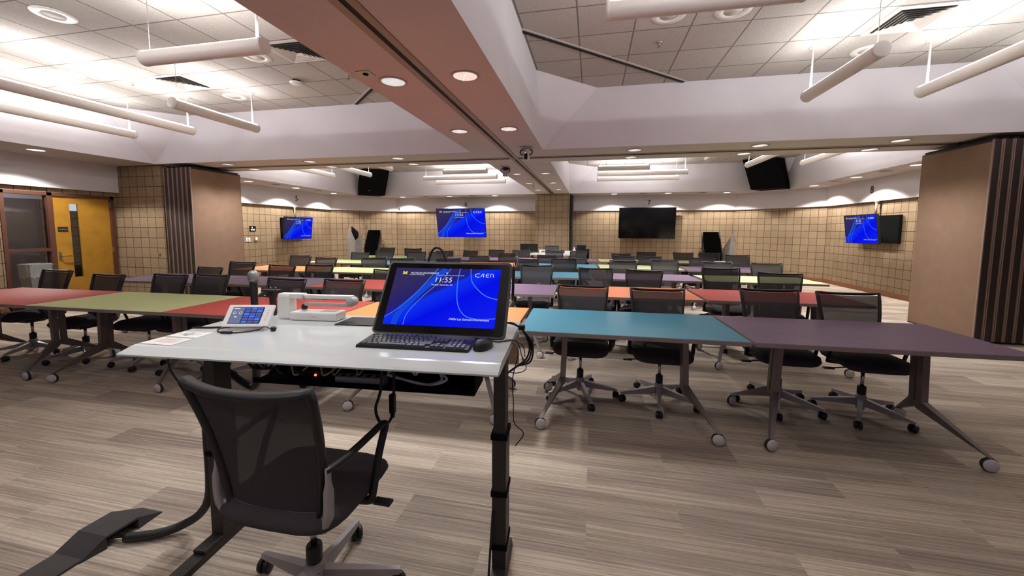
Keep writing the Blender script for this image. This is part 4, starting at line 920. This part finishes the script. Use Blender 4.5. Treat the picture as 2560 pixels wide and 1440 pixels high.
bm = bm_new(); add_hexa(bm, [(-.14, .10, .002), (.16, .02, .002), (.17, .05, .002), (-.13, .13, .002)], [(-.14, .10, 1.54), (.16, .02, 1.34), (.17, .05, 1.34), (-.13, .13, 1.54)]); tag(make('folded_panel', bm, M_blackm, None, (-8.30, 12.25, 0)), 'tall black panel standing behind the grey folded panel, left stack', 'panel')
cover((4.0, 12.35, 0), 0, 'grey folded plastic panel with pointed top beside the right stack', [(-.22, .05), (-.08, -.08), (.03, .04), (.16, .12)], [.9, 1.25, 1.38, 1.12])

# ---------------------------------------------------------------- the presenter's desk
DA = math.radians(4.17); DL, DD, DZ = 1.458, .665, .985
desk = thing('standing_desk', 'white height-adjustable desk in the foreground on two dark telescopic legs', 'desk', (-1.746, 1.082, 0), DA)
bm = bm_new()
pf = [(0, .960), (0, .966), (.012, .971), (.055, .983), (.066, DZ), (DD, DZ), (DD, .955), (.05, .952)]
lo = [bm.verts.new((0, y, z)) for y, z in pf]; hi = [bm.verts.new((DL, y, z)) for y, z in pf]
bm.faces.new(lo); bm.faces.new(hi[::-1])
for i in range(len(pf)): bm.faces.new((lo[i], lo[(i+1) % 8], hi[(i+1) % 8], hi[i]))
make('desktop', bm, M_desk, desk)
bm = bm_new(); add_box(bm, .10, 1.40, .26, .34, .915, .951, bevel=.004); make('support_beam', bm, M_dark, desk)
bm = bm_new(); add_box(bm, .02, DL-.005, DD-.022, DD-.006, .775, .953, bevel=.002); make('modesty_panel', bm, mat('tan_laminate', srgb(176, 144, 122), .5, noise=.05), desk)
for k, x in enumerate((.118, 1.42)):
    bm = bm_new(); add_box(bm, x-.024, x+.024, .258, .345, .50, .935, bevel=.003); lg = make('leg', bm, M_dark, desk)
    bm = bm_new(); add_box(bm, x-.029, x+.029, .252, .351, .045, .62, bevel=.003); make('leg_sleeve', bm, M_dark, lg)
    for z in ((.60, .36, .13) if k else (.66, .42)):
        bm = bm_new(); add_box(bm, x-.034, x+.034, .246, .357, z, z+.022, bevel=.004); make('cable_strap', bm, M_blackm, lg)
    bm = bm_new(); add_hexa(bm, [(x-.034, -.16, 0), (x+.034, -.16, 0), (x+.034, .44, 0), (x-.034, .44, 0)], [(x-.030, -.155, .022), (x+.030, -.155, .022), (x+.030, .436, .034), (x-.030, .436, .034)])
    add_box(bm, x-.03, x+.03, .16, .42, .03, .047, bevel=.006); make('foot', bm, M_dark, desk)
bm = bm_new(); add_box(bm, .27, 1.30, .33, .50, .742, .748); add_box(bm, .27, 1.30, .326, .332, .742, .765); add_box(bm, .27, 1.30, .498, .504, .742, .93); add_box(bm, 1.297, 1.303, .33, .50, .742, .93)
for x in (.29, .78, 1.28): add_box(bm, x, x+.02, .48, .50, .742, .953)
make('cable_tray', bm, M_blackm, desk)
# things lying in the tray
def DM(x, y, z): return Vector((-1.746+x*math.cos(DA)-y*math.sin(DA), 1.082+x*math.sin(DA)+y*math.cos(DA), z))
def cable(pts, r, label, name='cable', m=None, n=6, seg=7, dm=True):
    bm = bm_new(); add_tube(bm, smooth_path([DM(*p) if dm else p for p in pts], n), r, seg)
    return tag(make(name, bm, m or M_black), label, 'cable')
bm = bm_new(); add_box(bm, 0, .23, 0, .05, 0, .035, bevel=.005)
for k in range(5): add_box(bm, .02+.04*k, .04+.04*k, .012, .036, .035, .0365, 1)
tag(make('power_strip', bm, [M_gplast, M_black], None, DM(.66, .345, .749), (0, 0, DA)), 'pale grey power strip lying in the black tray under the desk', 'power strip')
random.seed(3)
for k, (x0, x1, m, lb) in enumerate(((.32, .50, M_black, 'coiled black cable at the left end of the under-desk tray'), (.38, .66, M_yel, 'thin yellowish wire in the left of the under-desk tray'), (.62, .84, M_grey, 'grey wire bent upward in the middle of the under-desk tray'),
                                 (.90, 1.14, M_wplast, 'white cable loop beside the power strip in the under-desk tray'), (.92, 1.12, M_gplast, 'light grey cable bundle right of the power strip under the desk'))):
    P = [(x0+(x1-x0)*t/6, .37+.03*math.sin(t*2+k), .768+.02*k*.5+.045*abs(math.sin(t*1.1+k))) for t in range(7)]
    if k >= 3: P = P+[(x1+.03, .36, .79), (x1-.06, .36, .765), (x0, .36, .80)]
    cable(P, .009 if k == 0 else .006 if k > 2 else .004, lb, m=m)
bm = bm_new(); add_box(bm, 0, .16, 0, .09, 0, .04, bevel=.005); o = make('power_adapter', bm, M_black, None, DM(.45, .385, .749), (0, 0, DA)); tag(o, 'black power adapter with a glowing red light in the under-desk tray', 'adapter')
bm = bm_new(); add_lathe(bm, [(0, 0), (.006, 0), (.005, .004), (0, .005)], 10, mtx=Matrix.Rotation(PI/2, 4, 'X')); make('red_light', bm, M_red, o, (.09, -.0, .02))
for k in range(3):
    P = [(.27+.02*k+.055*math.cos(a), .36+.01*k, .85+.06*math.sin(a)) for a in [PI*.5+2*PI*q/10 for q in range(10)]]
    cable(P, .006, ['outermost', 'middle', 'innermost'][k]+' of three black cable loops at the left tray end', 'cable')
cable([(-1.805, 1.50, .80), (-1.62, 1.54, .66), (-1.55, 1.50, .80), (-1.46, 1.47, .90)], .018, 'thick black cable sleeve rising behind the left desk leg', 'cable_sleeve', dm=False)
cable([(-.86, 1.45, .90), (-.865, 1.435, .76), (-.88, 1.42, .69), (-.87, 1.42, .64), (-.84, 1.42, .615), (-.81, 1.42, .65), (-.80, 1.42, .70), (-.80, 1.43, .78), (-.81, 1.45, .88)], .0065, 'black power cable hanging in a loop below the desk tray', dm=False)
bm = bm_new(); add_box(bm, -.012, .012, -.010, .010, -.04, .04, bevel=.004); add_box(bm, -.008, .008, -.007, .007, -.06, -.04, bevel=.003); tag(make('cable_connector', bm, M_black, None, (-.802, 1.42, .715)), 'black connector on the hanging cable loop under the desk', 'connector')
# hose and floor ramp
cable([(-2.07, 1.262, .022), (-2.0, 1.285, .024), (-1.93, 1.32, .026), (-1.87, 1.36, .04), (-1.80, 1.385, .085), (-1.745, 1.39, .17), (-1.722, 1.385, .30), (-1.722, 1.385, .55), (-1.715, 1.40, .80), (-1.69, 1.44, .92)], .019, 'thick black braided cable hose from the floor ramp up the left leg', 'cable_hose', dm=False, seg=12)
bm = bm_new()
for k in range(5): add_tube(bm, [(-2.115, 1.245+.006*k, .02+.004*(k % 2)), (-2.06, 1.257+.004*k, .022)], .003, 6, 1 if k == 0 else 0)
tag(make('loose_wires', bm, [M_black, M_yel]), 'loose wire ends, one yellow, between floor ramp and black hose', 'wire')
rp = thing('cable_ramp', 'dark grey raised rubber cable ramp on the carpet at lower left', 'ramp')
bm = bm_new(); A = [(-2.29, 1.13), (-2.125, 1.13), (-2.11, 1.44), (-2.275, 1.44)]
add_hexa(bm, [(*A[0], 0), (*A[1], 0), (-2.106, 1.215, 0), (-2.272, 1.215, 0)], [(*A[0], .006), (*A[1], .006), (-2.106, 1.215, .06), (-2.272, 1.215, .06)])
add_hexa(bm, [(-2.272, 1.215, 0), (-2.165, 1.215, 0), (-2.165, 1.335, 0), (-2.268, 1.335, 0)], [(-2.272, 1.215, .06), (-2.165, 1.215, .06), (-2.165, 1.335, .06), (-2.268, 1.335, .06)])
add_hexa(bm, [(-2.165, 1.215, .05), (-2.106, 1.215, .05), (-2.10, 1.335, .05), (-2.165, 1.335, .05)], [(-2.165, 1.215, .06), (-2.106, 1.215, .06), (-2.10, 1.335, .06), (-2.165, 1.335, .06)])
add_hexa(bm, [(-2.268, 1.335, 0), (-2.10, 1.335, 0), (-2.11, 1.445, 0), (-2.24, 1.445, 0)], [(-2.268, 1.335, .06), (-2.10, 1.335, .06), (-2.11, 1.445, .004), (-2.24, 1.445, .004)])
make('hump', bm, M_rubber, rp)
bm = bm_new(); add_box(bm, -2.285, -2.13, -.6, 1.15, 0, .012, bevel=.004); make('flat_strip', bm, M_rubber, rp)
cable([(-1.60, 1.45, .989), (-1.70, 1.405, .990), (-1.775, 1.395, .985), (-1.83, 1.385, .94), (-1.885, 1.36, .84), (-1.87, 1.38, .74), (-1.80, 1.40, .675), (-1.735, 1.42, .66)], .0045, 'thin black cable drooping off the left desk edge to the leg', dm=False)
# ---------------------------------------------------------------- pen display
mon = thing('pen_display', 'large black pen display with lit blue lock screen on the white desk', 'monitor', (-.6325, 1.485, .9965), math.radians(2.76))
MW, MH = .585, .353
tl = Matrix.Rotation(math.radians(-33.5), 4, 'X')
bm = bm_new(); rounded_plate(bm, -MW/2, MW/2, 0, MH, .020, 0, .019); cs = make('casing', bm, mat('display_casing', srgb(58, 57, 56), .5, noise=.04), mon); cs.matrix_basis = tl
bm = bm_new(); rounded_plate(bm, -MW/2+.009, MW/2-.009, .008, MH-.012, .014, -.0018, .001); make('front_glass', bm, M_gloss, cs)
hold = bpy.data.objects.new('screen_area', None); C.objects.link(hold); hold.parent = mon; hold.matrix_basis = tl @ Matrix.Translation((-.003, 0, .040))
screen_art(hold, .495, .277, True, -.0022)
bm = bm_new()
for s in (-1, 1): add_hexa(bm, [(s*.20-.008, .20, 0), (s*.20+.008, .20, 0), (s*.20+.008, .235, 0), (s*.20-.008, .235, 0)], [(s*.17-.008, .145, .18), (s*.17+.008, .145, .18), (s*.17+.008, .165, .17), (s*.17-.008, .165, .17)])
add_box(bm, -.21, .21, .205, .232, 0, .012, bevel=.004); make('rear_stand', bm, M_black, mon)
bm = bm_new(); add_tube(bm, [(0, 0, 0), (0, 0, .02)], .003, 6); bm.free()
bm = bm_new(); add_tube(bm, smooth_path([(MW/2+.004, .215, .31), (MW/2+.020, .20, .325), (MW/2+.022, .19, .29), (MW/2+.01, .18, .27)]), .003, 6); make('pen_tether', bm, M_grey, mon)
pen = thing('stylus_pen', 'black stylus hanging at the right side of the pen display', 'pen', (-.335, 1.64, 1.21)); bm = bm_new(); add_lathe(bm, [(0, -.085), (.002, -.082), (.006, -.06), (.0065, .05), (.005, .07), (0, .075)], 12, mtx=Matrix.Rotation(.03, 4, 'Y')); make('barrel', bm, M_black, pen)
bm = bm_new(); add_tube(bm, [(0, 0, .0725), (.002, .0, .09)], .002, 6); make('loop', bm, M_grey, pen)
cable([(-.80, 1.785, .992), (-.80, 1.785, 1.12), (-.80, 1.785, 1.26), (-.765, 1.78, 1.345), (-.72, 1.78, 1.335), (-.695, 1.78, 1.24), (-.69, 1.785, 1.10), (-.69, 1.785, .992)], .006, 'black cable arching above the top edge of the pen display', dm=False)
# keyboard
kb = thing('keyboard', 'black full-size keyboard in front of the pen display', 'keyboard', (-.664, 1.316, DZ), math.radians(3.8))
bm = bm_new(); KW, KD = .446, .152
add_hexa(bm, [(-KW/2, 0, .001), (KW/2, 0, .001), (KW/2, KD, .001), (-KW/2, KD, .001)], [(-KW/2+.002, .002, .011), (KW/2-.002, .002, .011), (KW/2-.002, KD-.002, .019), (-KW/2+.002, KD-.002, .019)]); make('body', bm, M_black, kb)
u = .0190; M_key = mat('key_cap', srgb(72, 72, 74), .38, noise=.06)
keym = {}
def key(x, y, wk=1, dk=1):
    kk = (wk, dk)
    if kk not in keym:
        bm = bm_new(); a, b = wk*u/2-.0012, dk*u/2-.0012
        add_hexa(bm, [(-a, -b, 0), (a, -b, 0), (a, b, 0), (-a, b, 0)], [(-a+.0015, -b+.0015, .006), (a-.0015, -b+.0015, .006), (a-.0015, b-.001, .0065), (-a+.0015, b-.001, .0065)]); bmesh.ops.recalc_face_normals(bm, faces=bm.faces)
        me = bpy.data.meshes.new('key'); bm.to_mesh(me); bm.free(); me.materials.append(M_key); keym[kk] = me
    o = bpy.data.objects.new('key', keym[kk]); C.objects.link(o); o.parent = kb; o.location = (x, y, .0112+.0075*(y/KD)); o.rotation_euler = (.052, 0, 0)
x0 = -KW/2+.009
def row(y, ws, xstart=0):
    x = x0+xstart*u
    for wk in ws:
        if wk > 0: key(x+wk*u/2, y, wk)
        x += abs(wk)*u
ry = [.016+.0195*k for k in range(6)]
row(ry[0], [1.5, 1.25, 1.25, 6.0, 1.25, 1.25, 1.5]); row(ry[1], [2.25]+[1]*10+[2.75]); row(ry[2], [1.75]+[1]*11+[2.25]); row(ry[3], [1.5]+[1]*12+[1.5]); row(ry[4], [1]*13+[2]); row(ry[5]+.004, [1, -.6, 1, 1, 1, 1, -.4, 1, 1, 1, 1, -.4, 1, 1, 1, 1])
for c_ in range(3):
    key(x0+(15.4+c_)*u, ry[0]); key(x0+(15.4+c_)*u, ry[3]); key(x0+(15.4+c_)*u, ry[4])
key(x0+16.4*u, ry[1])
row(ry[0], [2, 1], 18.2); row(ry[1], [1, 1, 1], 18.2); row(ry[2], [1, 1, 1], 18.2); row(ry[3], [1, 1, 1], 18.2); row(ry[4], [1, 1, 1], 18.2)
key(x0+21.7*u, ry[0]+.0097, 1, 2)
# mouse
ms = thing('computer_mouse', 'black computer mouse right of the keyboard', 'mouse', (-.402, 1.402, DZ), math.radians(-14))
bm = bm_new()
def mo(u_, v):
    a = 2*PI*u_; ph = v*PI/2; r = math.cos(ph)**.55; return Vector((.031*r*math.cos(a)*(1-.08*math.sin(a)), .055*r*math.sin(a), .002+.035*math.sin(ph)**.9*(1-.18*math.sin(a)*r)))
add_grid(bm, mo, 24, 8); bmesh.ops.remove_doubles(bm, verts=bm.verts, dist=.0004); make('shell', bm, M_black, ms)
bm = bm_new(); add_lathe(bm, [(0, -.004), (.008, -.004), (.008, .004), (0, .004)], 14, mtx=Matrix.Translation((0, .028, .029)) @ Matrix.Rotation(PI/2, 4, 'Y')); make('scroll_wheel', bm, M_dark, ms)
cable([(-.388, 1.457, .995), (-.36, 1.475, .990), (-.33, 1.50, .989), (-.30, 1.56, .97), (-.27, 1.55, .88)], .002, 'thin mouse cable running off the right desk edge', dm=False)
cable([(-.455, 1.478, .992), (-.41, 1.49, .99), (-.36, 1.485, .9885), (-.32, 1.52, .989), (-.28, 1.58, .95), (-.27, 1.58, .90)], .002, 'thin keyboard cable passing under the display corner', dm=False)
# touch panel
tp = thing('touch_panel', 'white tilted touch control panel with blue button screen', 'touch panel', (-1.514, 1.409, DZ), math.radians(12.9))
PW, PH = .206, .108; tt = Matrix.Translation((0, 0, .020)) @ Matrix.Rotation(math.radians(-38.5), 4, 'X')
bm = bm_new(); add_box(bm, -PW/2, PW/2, 0, .012, 0, PH, bevel=.004); pc_ = make('case', bm, M_wplast, tp); pc_.matrix_basis = tt
bm = bm_new()
add_box(bm, -.080, .062, -.0006, .0002, .013, .096, 0); add_box(bm, -.078, -.026, -.0012, -.0007, .015, .094, 1)
for i in range(3):
    for j in range(6): add_box(bm, -.021+.027*i, .002+.027*i, -.0012, -.0007, .017+.0132*j, .027+.0132*j, 2 if (i+j) % 3 else 3)
for i in range(2): add_tube(bm, [Vector((-.065+.026*i+.006*math.cos(a), -.0014, .066+.006*math.sin(a))) for a in [2*PI*q/12 for q in range(12)]], .0009, 4, 4, closed=True)
add_box(bm, -.074, -.048, -.0016, -.0012, .086, .089, 4); add_box(bm, -.060, -.050, -.0016, -.0012, .044, .049, 4)
make('touch_screen', bm, [M_sd, emat('panel_grey_blue', srgb(70, 74, 96), .8), M_sp, M_sl, M_sw], pc_)
bm = bm_new()
for j in range(5): add_box(bm, .080, .086, -.0006, .0, .030+.012*j, .0335+.012*j)
make('side_buttons', bm, M_gplast, pc_)
bm = bm_new(); add_hexa(bm, [(-.07, .004, .001), (.085, .004, .001), (.085, .085, .001), (-.07, .085, .001)], [(-.07, .018, .019), (.085, .018, .019), (.085, .078, .085), (-.07, .078, .085)]); make('wedge_base', bm, M_wplast, tp)
cable([(-1.44, 1.45, .99), (-1.50, 1.37, .989), (-1.58, 1.355, .989), (-1.64, 1.40, .989), (-1.62, 1.46, .99)], .003, 'black cord looped around the touch panel foot', dm=False)
bm = bm_new(); add_box(bm, -.025, .025, -.006, .006, 0, .010, bevel=.003); tag(make('inline_remote', bm, M_black, None, (-1.545, 1.352, DZ+.001), (0, 0, .1)), 'small black inline control on the cord in front of the touch panel', 'remote')
ep = thing('earpiece', 'small black earpiece at the right end of the looped cord', 'earpiece', (-1.385, 1.435, DZ)); bm = bm_new(); add_lathe(bm, [(0, 0), (.010, .002), (.013, .010), (.010, .018), (0, .021)], 14); add_tube(bm, smooth_path([(-.01, 0, .008), (-.04, -.01, .02), (-.06, -.02, .006), (-.10, -.06, .004)]), .002, 6); make('body', bm, M_black, ep)
# document camera
def doc_camera(loc, rz, label, sc=1):
    t = thing('document_camera', label, 'document camera', loc, rz); t.scale = (sc, sc, sc)
    bm = bm_new(); add_box(bm, -.125, .125, -.045, .045, .002, .042, bevel=.008); b = make('control_base', bm, M_wplast, t)
    bm = bm_new(); add_box(bm, -.01, .02, -.0458, -.0452, .02, .023); add_box(bm, .02, .10, -.02, .03, .042, .0425); make('card_slot', bm, M_gplast, b)
    bm = bm_new(); add_box(bm, -.20, -.135, -.03, .03, .002, .125, bevel=.012); make('pillar', bm, M_wplast, t)
    bm = bm_new(); add_box(bm, -.20, -.07, -.022, .022, .105, .130, bevel=.006); add_box(bm, -.07, .19, -.016, .016, .105, .125, bevel=.005); make('upper_arm', bm, M_wplast, t)
    bm = bm_new(); add_box(bm, -.07, .17, -.014, .014, .068, .084, bevel=.004); make('lower_arm', bm, M_gplast, t)
    bm = bm_new(); add_lathe(bm, [(0, -.022), (.022, -.022), (.024, -.018), (.024, .018), (.022, .022), (0, .022)], 18, mtx=Matrix.Translation((.185, 0, .095)) @ Matrix.Rotation(PI/2, 4, 'X')); add_lathe(bm, [(0, -.02), (.014, -.02), (.016, .02), (0, .02)], 16, mtx=Matrix.Translation((-.075, 0, .112)) @ Matrix.Rotation(PI/2, 4, 'X')); make('hinge', bm, M_gplast, t)
    bm = bm_new(); add_lathe(bm, [(0, -.015), (.014, -.013), (.016, 0), (.010, .014), (0, .016)], 14, mtx=Matrix.Translation((-.07, -.005, .062))); make('camera_head', bm, M_gloss, t)
    return t
doc_camera((-1.35, 1.68, DZ), math.radians(5), 'white folded document camera behind the touch panel on the near desk')
# microphone
mc = thing('microphone', 'black handheld microphone standing upright on the near desk', 'microphone', (-1.735, 1.685, DZ))
bm = bm_new(); add_lathe(bm, [(0, .001), (.055, .001), (.055, .008), (.02, .014), (0, .014)], 24); make('stand_base', bm, M_black, mc)
bm = bm_new(); add_lathe(bm, [(0, .012), (.016, .012), (.017, .06), (.0175, .10), (.019, .165), (.021, .178), (0, .179)], 20); make('handle', bm, M_black, mc)
bm = bm_new(); add_lathe(bm, [(0, .179), (.021, .179), (.0255, .192), (.0265, .197), (.0265, .203), (.0255, .208), (.024, .222), (.017, .232), (.008, .237), (0, .238)], 24); make('grille', bm, M_silver, mc)
ct = thing('cable_clip_stand', 'small black bracket with two metal pins beside the microphone', 'bracket', (-1.635, 1.70, DZ)); bm = bm_new(); add_box(bm, -.012, .012, -.012, .012, .001, .13, bevel=.003); add_box(bm, -.05, .045, -.02, .02, .13, .138, bevel=.003); make('bracket', bm, M_black, ct)
bm = bm_new()
for x in (-.012, .02): add_lathe(bm, [(0, .138), (.004, .138), (.004, .15), (0, .152)], 10, mtx=Matrix.Translation((x, 0, 0)))
make('pin', bm, M_steel, ct)
# pad and instruction sheets
bm = bm_new(); add_prism(bm, [(-1.19, 1.587), (-1.005, 1.606), (-1.02, 1.755), (-1.20, 1.742)], DZ+.0005, DZ+.005); tag(make('mouse_pad', bm, M_dark), 'thin dark grey pad on the desk beside the display', 'pad')
def sheet(c4, label, inks, m2):
    t = thing('instruction_sheet', label, 'paper'); bm = bm_new(); add_prism(bm, c4, DZ+.0006, DZ+.0022); make('laminate', bm, M_paper, t)
    bm = bm_new(); a, b, c, d = [Vector((*p, 0)) for p in c4]
    for (u0, u1, v0, v1) in inks:
        q = [a.lerp(b, u).lerp(d.lerp(c, u), v) for u, v in ((u0, v0), (u1, v0), (u1, v1), (u0, v1))]
        add_poly(bm, [(p.x, p.y, DZ+.0026) for p in q])
    make('printing', bm, m2, t)
rnd = random.Random(5)
sheet([(-1.745, 1.158), (-1.592, 1.163), (-1.599, 1.25), (-1.749, 1.243)], 'laminated sheet with faint red print at the front left desk corner', [(.15+.1*rnd.random(), .5+.4*rnd.random(), v, v+.03) for v in (.3, .42, .55, .68, .8)], M_pink)
sheet([(-1.748, 1.259), (-1.598, 1.266), (-1.613, 1.358), (-1.749, 1.336)], 'laminated sheet with dense dark print behind the other sheet', [(.1+.5*rnd.random(), .35+.5*rnd.random(), v, v+.035) for v in (.25, .32, .4, .48, .55, .62, .7, .78, .85)], M_ink)
# cables at the right desk edge
for k in range(3):
    o = .008*k
    cable([(-.40+o, 1.66, 1.02), (-.355+o, 1.665, 1.022), (-.30+o, 1.66, 1.0-o), (-.265+o, 1.66, .93), (-.275+o, 1.66, .87-o), (-.315, 1.64, .835), (-.37, 1.60, .80)], .0042, ['outermost', 'middle', 'innermost'][k]+' of three black cables over the right near desk edge', dm=False)
bm = bm_new(); add_box(bm, -.014, .014, -.012, .012, -.010, .012, bevel=.004); tag(make('cable_clamp', bm, M_black, None, (-.30, 1.665, 1.005)), 'black clip holding the cables at the right desk edge', 'clip')
cable([(-.345, 1.55, .985), (-.285, 1.50, .95), (-.30, 1.47, .85), (-.295, 1.46, .75), (-.29, 1.455, .67), (-.252, 1.455, .63), (-.285, 1.455, .575)], .0022, 'thin black wire hanging beside the right desk leg', dm=False)
cable([(-.372, 1.43, .30), (-.376, 1.42, .20), (-.38, 1.41, .10), (-.383, 1.40, .012)], .005, 'black cable running down the front of the right desk leg', dm=False)
cable([(-.28, 1.58, .90), (-.26, 1.55, .86), (-.30, 1.52, .85), (-.36, 1.50, .87)], .002, 'thin wire loop outside the right desk edge', dm=False)

# ---------------------------------------------------------------- second instructor desk at the back
d = thing('instructor_desk', 'white desk far back in front of the block pillar', 'desk', (-1.22, 11.75, 0))
bm = bm_new(); add_box(bm, -.70, .68, -.36, .36, .69, .72, bevel=.004); make('desktop', bm, M_desk, d)
for s in (-1, 1):
    bm = bm_new(); add_box(bm, s*.58-.03, s*.58+.03, -.05, .05, .03, .69); add_box(bm, s*.58-.03, s*.58+.03, -.32, .32, 0, .035); make('leg', bm, M_dark, d)
bm = bm_new(); add_box(bm, -.5, .5, -.02, 0, .52, .6); make('cable_tray', bm, M_blackm, d)
m2 = thing('desktop_monitor', 'black monitor seen from behind on the far white desk', 'monitor', (-1.90+.0, 11.70, .721), .05)
bm = bm_new(); add_box(bm, -.27, .27, -.02, .02, .05, .30, bevel=.006); make('casing', bm, M_black, m2); bm = bm_new(); add_box(bm, -.03, .03, -.05, -.0201, .0, .2, bevel=.004); add_lathe(bm, [(0, 0), (.10, 0), (.1, .01), (0, .012)], 20); make('stand', bm, M_dark, m2)
doc_camera((-1.38, 11.65, .72), 0, 'white document camera on the far desk beside its monitor', .95)
bm = bm_new(); add_box(bm, -.10, .10, -.07, .07, .001, .10, bevel=.01); tag(make('tissue_box', bm, M_wplast, None, (-.70, 11.70, .72)), 'white box at the right end of the far desk', 'box')
cb = thing('equipment_cabinet', 'dark navy equipment cabinet right of the pillar at the back wall', 'cabinet', (-.28, 12.2, 0))
M_navy = mat('navy_laminate', srgb(20, 20, 40), .5, noise=.08)
bm = bm_new(); add_box(bm, -.20, .20, -.25, .25, .02, .84, bevel=.004); make('body', bm, M_navy, cb); bm = bm_new(); add_box(bm, -.24, .235, -.28, .28, .84, .87, bevel=.003); make('top', bm, M_navy, cb)
bm = bm_new(); add_box(bm, -.18, .18, -.254, -.2505, .06, .80); make('door', bm, M_blackm, cb)
pr = thing('printer', 'small dark printer on top of the navy cabinet', 'printer', (-.33, 12.2, .87)); bm = bm_new(); add_box(bm, -.14, .14, -.15, .15, .001, .12, bevel=.012); make('body', bm, M_navy, pr); bm = bm_new(); add_box(bm, .08, .12, -.152, -.15, .05, .09); make('panel', bm, M_dark, pr)
sb = thing('sanitizer_bottle', 'white pump bottle left of the navy cabinet printer', 'bottle', (-.52, 11.66, .72)); 
bm = bm_new(); add_lathe(bm, [(0, .001), (.04, .001), (.045, .02), (.045, .12), (.02, .16), (.015, .18), (0, .18)], 18); make('bottle', bm, M_wplast, sb); bm = bm_new(); add_lathe(bm, [(0, .18), (.01, .18), (.01, .22), (0, .222)], 10); add_box(bm, -.035, .01, -.006, .006, .215, .228); make('pump', bm, M_wplast, sb)
pch = dup(CHP[0], (-1.27, 12.42, 0), .1, 'black mesh chair behind the far white desk, in front of the pillar', 'chair at the far desk')
